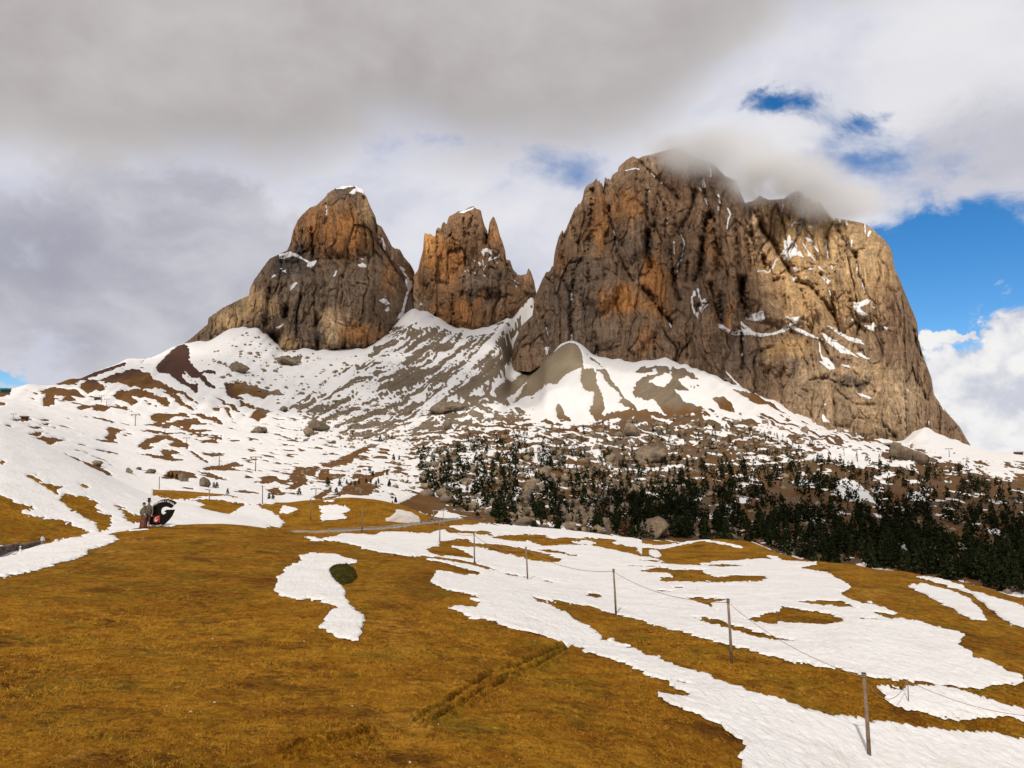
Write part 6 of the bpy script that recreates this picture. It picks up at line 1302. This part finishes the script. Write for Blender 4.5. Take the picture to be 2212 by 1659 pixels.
# snow bank cut vertically along the road
sb_px = z1([(415, 108), (500, 84), (548, 62), (545, 44), (600, 52), (660, 66), (712, 80), (716, 106)])
dsb = math.hypot(*hit_or(*z1([(560, 104)])[0], 140, 330, 210).xy) + 3.5
front_ = [Vector(place(u, v, dsb)) for u, v in sb_px]; front_ = [front_[0] + Vector((0, 0, -2))] + front_ + [front_[-1] + Vector((0, 0, -2))]
bm = bmesh.new(); yv = Vector((front_[3].x, front_[3].y, 0)).normalized()
fv = [bm.verts.new(p) for p in front_]; bv = [bm.verts.new(p + yv * 9 + Vector((0, 0, 0.9 if 2 < i < 7 else 0.2))) for i, p in enumerate(front_)]
bm.faces.new(fv); bm.faces.new(bv[::-1])
for i in range(len(fv)): j = (i + 1) % len(fv); bm.faces.new((fv[i], bv[i], bv[j], fv[j]))
bmesh.ops.triangulate(bm, faces=bm.faces); bmesh.ops.subdivide_edges(bm, edges=bm.edges, cuts=3, use_grid_fill=True); bmesh.ops.recalc_face_normals(bm, faces=bm.faces)
for v_ in bm.verts: v_.co += Vector((br.uniform(-.08, .08), br.uniform(-.08, .08), br.uniform(-.06, .06)))
me = bpy.data.meshes.new('snow_bank'); bm.to_mesh(me); bm.free(); me.materials.append(snow_mat('dirty_snow', (0.62, 0.58, 0.54)))
so = bpy.data.objects.new('snow_bank', me); COL.objects.link(so); tag(so, kind='structure')
for k, (x, y, w_, h_) in enumerate([(780, 96, 30, 16), (812, 92, 34, 20), (838, 88, 26, 18), (800, 82, 30, 14), (860, 84, 22, 14)]):
    add_boulder(z1, x, y, w_, h_, 'pale rubble block in the heap beside the road bend', k, 'rubble blocks by the road bend', dmin=150)
fr = hit_or(*z1([(842, 80)])[0], 150, 330, 240); fe = empty('barrier_frame', fr); tag(fe, 'small metal frame standing by the rubble heap at the road bend', 'frame')
for x_ in (-1.5, 1.5):
    b = MB(); b.box((x_, 0, 1.3), (0.16, 0.16, 2.8)); b.obj('post', M_STEEL, fe)
b = MB(); b.box((0, 0, 2.75), (4.0, 0.2, 0.25)); b.obj('crossbar', M_STEEL, fe)

# ------------------------------------------------------------------ ski lift pylons on the snowfields, stations and far huts
def pylon(cr, x, y, hpx, label, arm=0.62, dmin=330):
    u, v = cr([(x, y)])[0]; v2 = cr([(x, y - hpx)])[0][1]; p = hit(u, v, dmin, 1600)
    if p is None: return
    h = (v - v2) / FPX * math.hypot(p.x, p.y); e = empty('lift_pylon', p); tag(e, label, 'pylon')
    b = MB(); b.tube([(0, 0, -1), (0, 0, h)], [h * 0.035, h * 0.025], 8); b.obj('mast', M_DSTEEL, e, True)
    b = MB(); b.box((0, 0, h * 0.97), (h * arm * 1.2, h * 0.05, h * 0.05)); b.obj('crossarm', M_DSTEEL, e)
    for s_ in (-1, 1):
        b = MB(); b.box((s_ * h * arm * 0.55, 0, h * 0.93), (h * 0.06, h * 0.22, h * 0.09)); b.obj('pulley_block', M_STEEL, e)
for a in [(z7,1345,605,105,'T-shaped lift pylon on open snow beside the angled brown patch'),(z7,1640,690,80,'lift pylon rising from the crest of the arched brown mound'),(z7,1855,810,82,'lift pylon on the far shoulder of the arched brown mound'),(z7,2180,1000,115,'lift pylon at the brown tongue above the three pines'),(z7,1060,405,62,'lift pylon above the long brown patch near the ridge'),(z7,1008,372,62,'lift pylon beside the flat lift ramp near the ridge'),(z7,130,556,60,'lift pylon beside the small lift shelter on the white slope'),(c7,210,372,88,'lift pylon on the snow beside the brown hollows'),(c7,592,552,84,'lift pylon behind the grassy knoll by the brown slope'),(c7,1175,442,46,'small lift pylon on the snow tongue beside the forest'),(d1,1080,440,78,'dark mast beside the snowy track under the sunlit end of the massif'),(d1,990,400,55,'short dark mast on snow under the sunlit end of the massif'),(d1,1705,410,52,'T-shaped pylon on the snow fan below the sunlit end of the massif'),(d1,2063,690,75,'dark mast on the striped snow slope at the forest end')]:
    pylon(*a)
def hut(cr, x, y, wpx, hpx, label, roofm, wallm, dmin=330, name='lift_shelter', cat='shelter'):
    u, v = cr([(x, y)])[0]; (ua, va), (ub, vb) = cr([(x - wpx / 2, y), (x + wpx / 2, y - hpx)]); p = hit(u, v, dmin, 2300)
    if p is None: return
    d = math.hypot(p.x, p.y); w = (ub - ua) / FPX * d; h = (va - vb) / FPX * d; e = empty(name, p, -math.atan2(p.x, p.y)); tag(e, label, cat)
    b = MB()
    for s_ in (-0.42, 0.0, 0.42):
        for q_ in (-0.2, 0.2): b2 = MB(); b2.box((w * s_, w * q_, h * 0.35), (w * 0.05, w * 0.05, h * 0.9)); b2.obj('post', M_DSTEEL, e)
    b.box((0, w * 0.1, h * 0.3), (w * 0.8, w * 0.25, h * 0.7)); b.obj('wall', wallm, e)
    b = MB(); hw = w / 2; yd = w * 0.3
    b.add([(-hw, -yd, h * .72), (hw, -yd, h * .72), (hw, yd, h * .72), (-hw, yd, h * .72), (-hw, 0, h), (hw, 0, h), (-hw, -yd, h * .64), (hw, -yd, h * .64), (hw, yd, h * .64), (-hw, yd, h * .64)], [(0, 1, 5, 4), (2, 3, 4, 5), (6, 7, 1, 0), (8, 9, 3, 2), (7, 8, 2, 5, 1), (9, 6, 0, 4, 3), (6, 9, 8, 7)]); b.obj('roof', roofm, e)
M_TEAL = plain('teal_panels', (0.03, 0.13, 0.12), 0.5, 0.2, 0.3); M_HUTW = plain('hut_boards', (0.16, 0.10, 0.06), 0.9, 0.3, 0.8); M_GREYR = plain('grey_roof', (0.24, 0.22, 0.20), 0.8, 0.2, 0.5)
hut(z7, 26, 276, 44, 40, 'small teal lift cabin beside its twin on the long snow ridge by the skyline', M_TEAL, M_TEAL)
hut(z7, 74, 276, 54, 40, 'larger teal lift cabin on the long snow ridge by the skyline', M_TEAL, M_TEAL)
hut(z7, 242, 540, 72, 30, 'small open lift shelter on the white slope', M_HUTW, M_HUTW)
hut(z7, 970, 345, 60, 26, 'dark lift ramp shelter on the upper snowfield', M_HUTW, M_HUTW)
hut(d1, 1318, 345, 100, 30, 'long flat-roofed mountain shelter under the sunlit end of the massif', M_GREYR, M_HUTW)
hut(d1, 2175, 392, 50, 16, 'tiny hut on the snow skyline behind the massif', M_HUTW, M_HUTW, 1200)

# ------------------------------------------------------------------ juniper mat beside the boot-shaped snow patch
jp = hit(*d2([(572, 545)])[0]); jd = math.hypot(jp.x, jp.y)
M_JUN = foliage_mat('juniper', (0.040, 0.038, 0.008), (0.095, 0.080, 0.016))
je = empty('juniper_shrub', jp); tag(je, 'dark olive juniper mat hugging the ground beside the boot-shaped snow patch', 'shrub')
jr = np.random.default_rng(8); n = 2600; jpoly = d2([(475,490),(520,470),(590,465),(640,500),(655,540),(620,575),(560,590),(520,565),(490,525)]); L_ = []
while len(L_) < n:
    u, v = jr.uniform(340, 780) , jr.uniform(1200, 1270)
    u, v = d2([(jr.uniform(470, 660), jr.uniform(462, 592))])[0]
    if inside(u, v, jpoly): L_.append((u, v))
Lu = np.array(L_); P_ = place(Lu[:, 0], Lu[:, 1], np.full(n, jd))
# spread over the real ground
sdj = poly_sdf(Lu[:, 0], Lu[:, 1], jpoly, 40)
cj = np.array([hit(u, v, 30, 140)[:] for u, v in L_]); hgt = np.clip(sdj / 9.0, 0, 1) ** 0.6 * 0.55 * jr.uniform(0.5, 1.1, n)
cj[:, 2] += hgt; rd = jr.normal(size=(n, 3)); rd[:, 2] = np.abs(rd[:, 2]) + 0.6; rd /= np.linalg.norm(rd, axis=1)[:, None]; tg = np.cross(rd, jr.normal(size=(n, 3))); tg /= np.linalg.norm(tg, axis=1)[:, None]
s_ = jr.uniform(0.05, 0.12, n)[:, None]
Vj = np.stack([cj + rd * s_ * 1.6, cj + tg * s_ * 0.6 - rd * s_ * 0.4, cj - tg * s_ * 0.6 - rd * s_ * 0.4, cj + np.cross(rd, tg) * s_ * 0.7], 1).reshape(-1, 3) - np.array(jp)
ii = np.arange(n)[:, None] * 4; mesh_from('foliage', Vj, [np.concatenate([ii + np.array([[0, 1, 2]]), ii + np.array([[0, 3, 1]]), ii + np.array([[0, 2, 3]])])], M_JUN, parent=je, smooth=False)
b = MB()
for k in range(9):
    q = cj[jr.integers(n)] - np.array(jp); b.tube([(q[0] * .3, q[1] * .3, -0.05), (q[0] * .7, q[1] * .7, 0.18), tuple(q)], [.03, .022, .01], 5)
b.obj('stems', M_BARK, je, True)

# ------------------------------------------------------------------ matted dry grass tufts on the near meadow
gq = np.random.default_rng(31); tuv = []
M_GRASS = None
def grass_mat():
    m, N, b = mat('dry_grass_blades', 0.9); pos = N.a('ShaderNodeNewGeometry').outputs['Position']
    n = N.noise(pos, 0.5, 4); f = N.noise(pos, 4.0, 3)
    c = N.mix(N.sm(n, 0.35, 0.65), (0.22, 0.090, 0.006, 1), (0.37, 0.175, 0.015, 1)); c = N.mix(N.sm(f, 0.55, 0.75), c, (0.52, 0.29, 0.05, 1)); N.set(b, 'Base Color', c); return m
nT = 90000
dT = np.exp(gq.uniform(math.log(16), math.log(62), nT)); aT = gq.uniform(R(-37), R(37), nT)
fi = np.interp(np.log(dT), LDR, np.arange(NR)); fj = np.interp(aT, AZF, np.arange(NC)); I = np.round(fi).astype(int); J = np.round(fj).astype(int)
keep = (F[I, J] < -0.85) & (fbm2(np.sin(aT) * dT / 2.5, np.cos(aT) * dT / 2.5, 3) > -0.15) & (rut[I, J] < 0.3)
I0 = np.clip(np.floor(fi).astype(int), 0, NR - 2); J0 = np.clip(np.floor(fj).astype(int), 0, NC - 2); ti = fi - I0; tj = fj - J0; Zp = PG[..., 2]
zT = (Zp[I0, J0] * (1 - tj) + Zp[I0, J0 + 1] * tj) * (1 - ti) + (Zp[I0 + 1, J0] * (1 - tj) + Zp[I0 + 1, J0 + 1] * tj) * ti
xT, yT, zT = (np.sin(aT) * dT)[keep], (np.cos(aT) * dT)[keep], zT[keep]; m_ = len(xT)
base = np.stack([xT, yT, zT], -1); Vg = []; kB = 3
ang0 = gq.uniform(0, 6.28) + 1.2 * fbm2(xT / 6, yT / 6, 2)
for k in range(kB):
    a = ang0 + gq.normal(0, 0.9, m_); L_ = gq.uniform(0.06, 0.20, m_) * np.clip(dT[keep] / 30, 0.8, 1.4); w_ = 0.008 * np.clip(dT[keep] / 25, 0.8, 2.0)
    dirv = np.stack([np.cos(a), np.sin(a), gq.uniform(0.12, 0.55, m_)], -1); sv = np.stack([-np.sin(a), np.cos(a), 0 * a], -1); o_ = base + gq.normal(0, 0.05, (m_, 3)) * np.array([1, 1, 0.1])
    Vg.append(np.stack([o_ + sv * w_[:, None], o_ - sv * w_[:, None], o_ + dirv * L_[:, None]], 1))
Vg = np.concatenate(Vg).reshape(-1, 3)
tag(mesh_from('dry_grass', Vg, [np.arange(len(Vg)).reshape(-1, 3)], grass_mat(), smooth=False), 'matted dry golden brown grass of the meadow', 'grass', kind='stuff')

# ------------------------------------------------------------------ loose pale stones and dark clods lying in the grass
VV, FF, nv = [], [], 0
scatter([(0,1290),(560,1250),(900,1300),(1150,1420),(1150,1650),(0,1650)], 45, 0.02, 0.06, 10, 0.7)
tag(mesh_from('meadow_stones', np.concatenate(VV), [np.concatenate(FF)], plain('pale_stone', (0.55, 0.47, 0.36), 0.9, 0.3, 8), smooth=False), 'tiny pale stones lying scattered in the dry meadow', 'stones', kind='stuff')
# ------------------------------------------------------------------ clouds: one torn veil on the summit, banks overhead that shade the walls
def cloud_mat(name, dens, scale, lo, hi, col=(0.93, 0.92, 0.93), absb=(1, 1, 1)):
    m = bpy.data.materials.new(name); m.use_nodes = True; N = NT(m.node_tree); o = N.a('ShaderNodeOutputMaterial')
    tc = N.a('ShaderNodeTexCoord').outputs['Object']; ln = N.vm('LENGTH', tc).outputs['Value']
    n = N.noise(N.a('ShaderNodeNewGeometry').outputs['Position'], scale, 5, 0.6, 0.3)
    fall = N.sm(ln, 0.35, 1.0, 1.0, 0.0); v = N.m('MULTIPLY', N.sm(N.m('ADD', n, N.m('MULTIPLY', fall, 0.25)), lo, hi), fall)
    pv = N.a('ShaderNodeVolumePrincipled', {'Color': (*col, 1), 'Density': N.m('MULTIPLY', v, dens), 'Anisotropy': 0.3})
    N.l.new(pv.outputs[0], o.inputs['Volume']); return m
def cloud(u, v, d, rx, ry, rz, mt, name='cloud'):
    bm = bmesh.new(); bmesh.ops.create_icosphere(bm, subdivisions=3, radius=1.0); me = bpy.data.meshes.new(name); bm.to_mesh(me); bm.free(); me.materials.append(mt)
    o = bpy.data.objects.new(name, me); COL.objects.link(o); p = place(u, v, d); o.location = p; o.scale = (rx, ry, rz); tag(o, kind='structure'); return o
M_VEIL = cloud_mat('summit_veil', 0.026, 0.010, 0.50, 0.85, (1, 1, 1))
cloud(1540, 330, 1700, 210, 110, 80, M_VEIL); cloud(1650, 395, 1670, 120, 90, 75, M_VEIL); cloud(1700, 385, 1690, 180, 110, 80, M_VEIL); cloud(1800, 440, 1720, 150, 100, 60, M_VEIL)
def bank(x, y, z, rx, ry, rz, dens):
    bm = bmesh.new(); bmesh.ops.create_icosphere(bm, subdivisions=4, radius=1.0)
    for v_ in bm.verts:
        c = v_.co; k = 1 + 0.30 * float(fbm3(np.array([c.x * 1.6 + x * .01]), np.array([c.y * 1.6]), np.array([c.z * 1.6 + y * .01]), 4)[0]); v_.co = c * k
    me = bpy.data.meshes.new('cloud'); bm.to_mesh(me); bm.free()
    m = bpy.data.materials.new('cloud_bank'); m.use_nodes = True; N = NT(m.node_tree); o_ = N.a('ShaderNodeOutputMaterial')
    N.l.new(N.a('ShaderNodeVolumePrincipled', {'Color': (0.93, 0.92, 0.92, 1), 'Density': dens, 'Anisotropy': 0.4}).outputs[0], o_.inputs['Volume']); me.materials.append(m)
    o = bpy.data.objects.new('cloud', me); COL.objects.link(o); o.location = (x, y, z); o.scale = (rx, ry, rz); tag(o, kind='structure')
# the banks float towards the sun from what they shade
def shade(u, v, d, up, rx, ry, rz, dens):
    p = Vector(place(u, v, d)) + Vector((sdir.x, sdir.y, sdir.z)) * (up / sdir.z); bank(p.x, p.y, p.z, rx, ry, rz, dens)
shade(690, 620, 1750, 1100, 420, 330, 130, 0.0028)
shade(1060, 640, 1850, 1150, 230, 330, 120, 0.0028)
shade(1370, 600, 1650, 1200, 300, 400, 130, 0.0030)
shade(1560, 660, 1600, 1150, 120, 300, 110, 0.0025)
shade(620, 840, 1420, 1100, 420, 240, 110, 0.0026)
shade(1010, 820, 1480, 1120, 230, 220, 110, 0.0022)
shade(1950, 1130, 680, 900, 330, 190, 90, 0.0035)  # unseen bank added to darken the forest
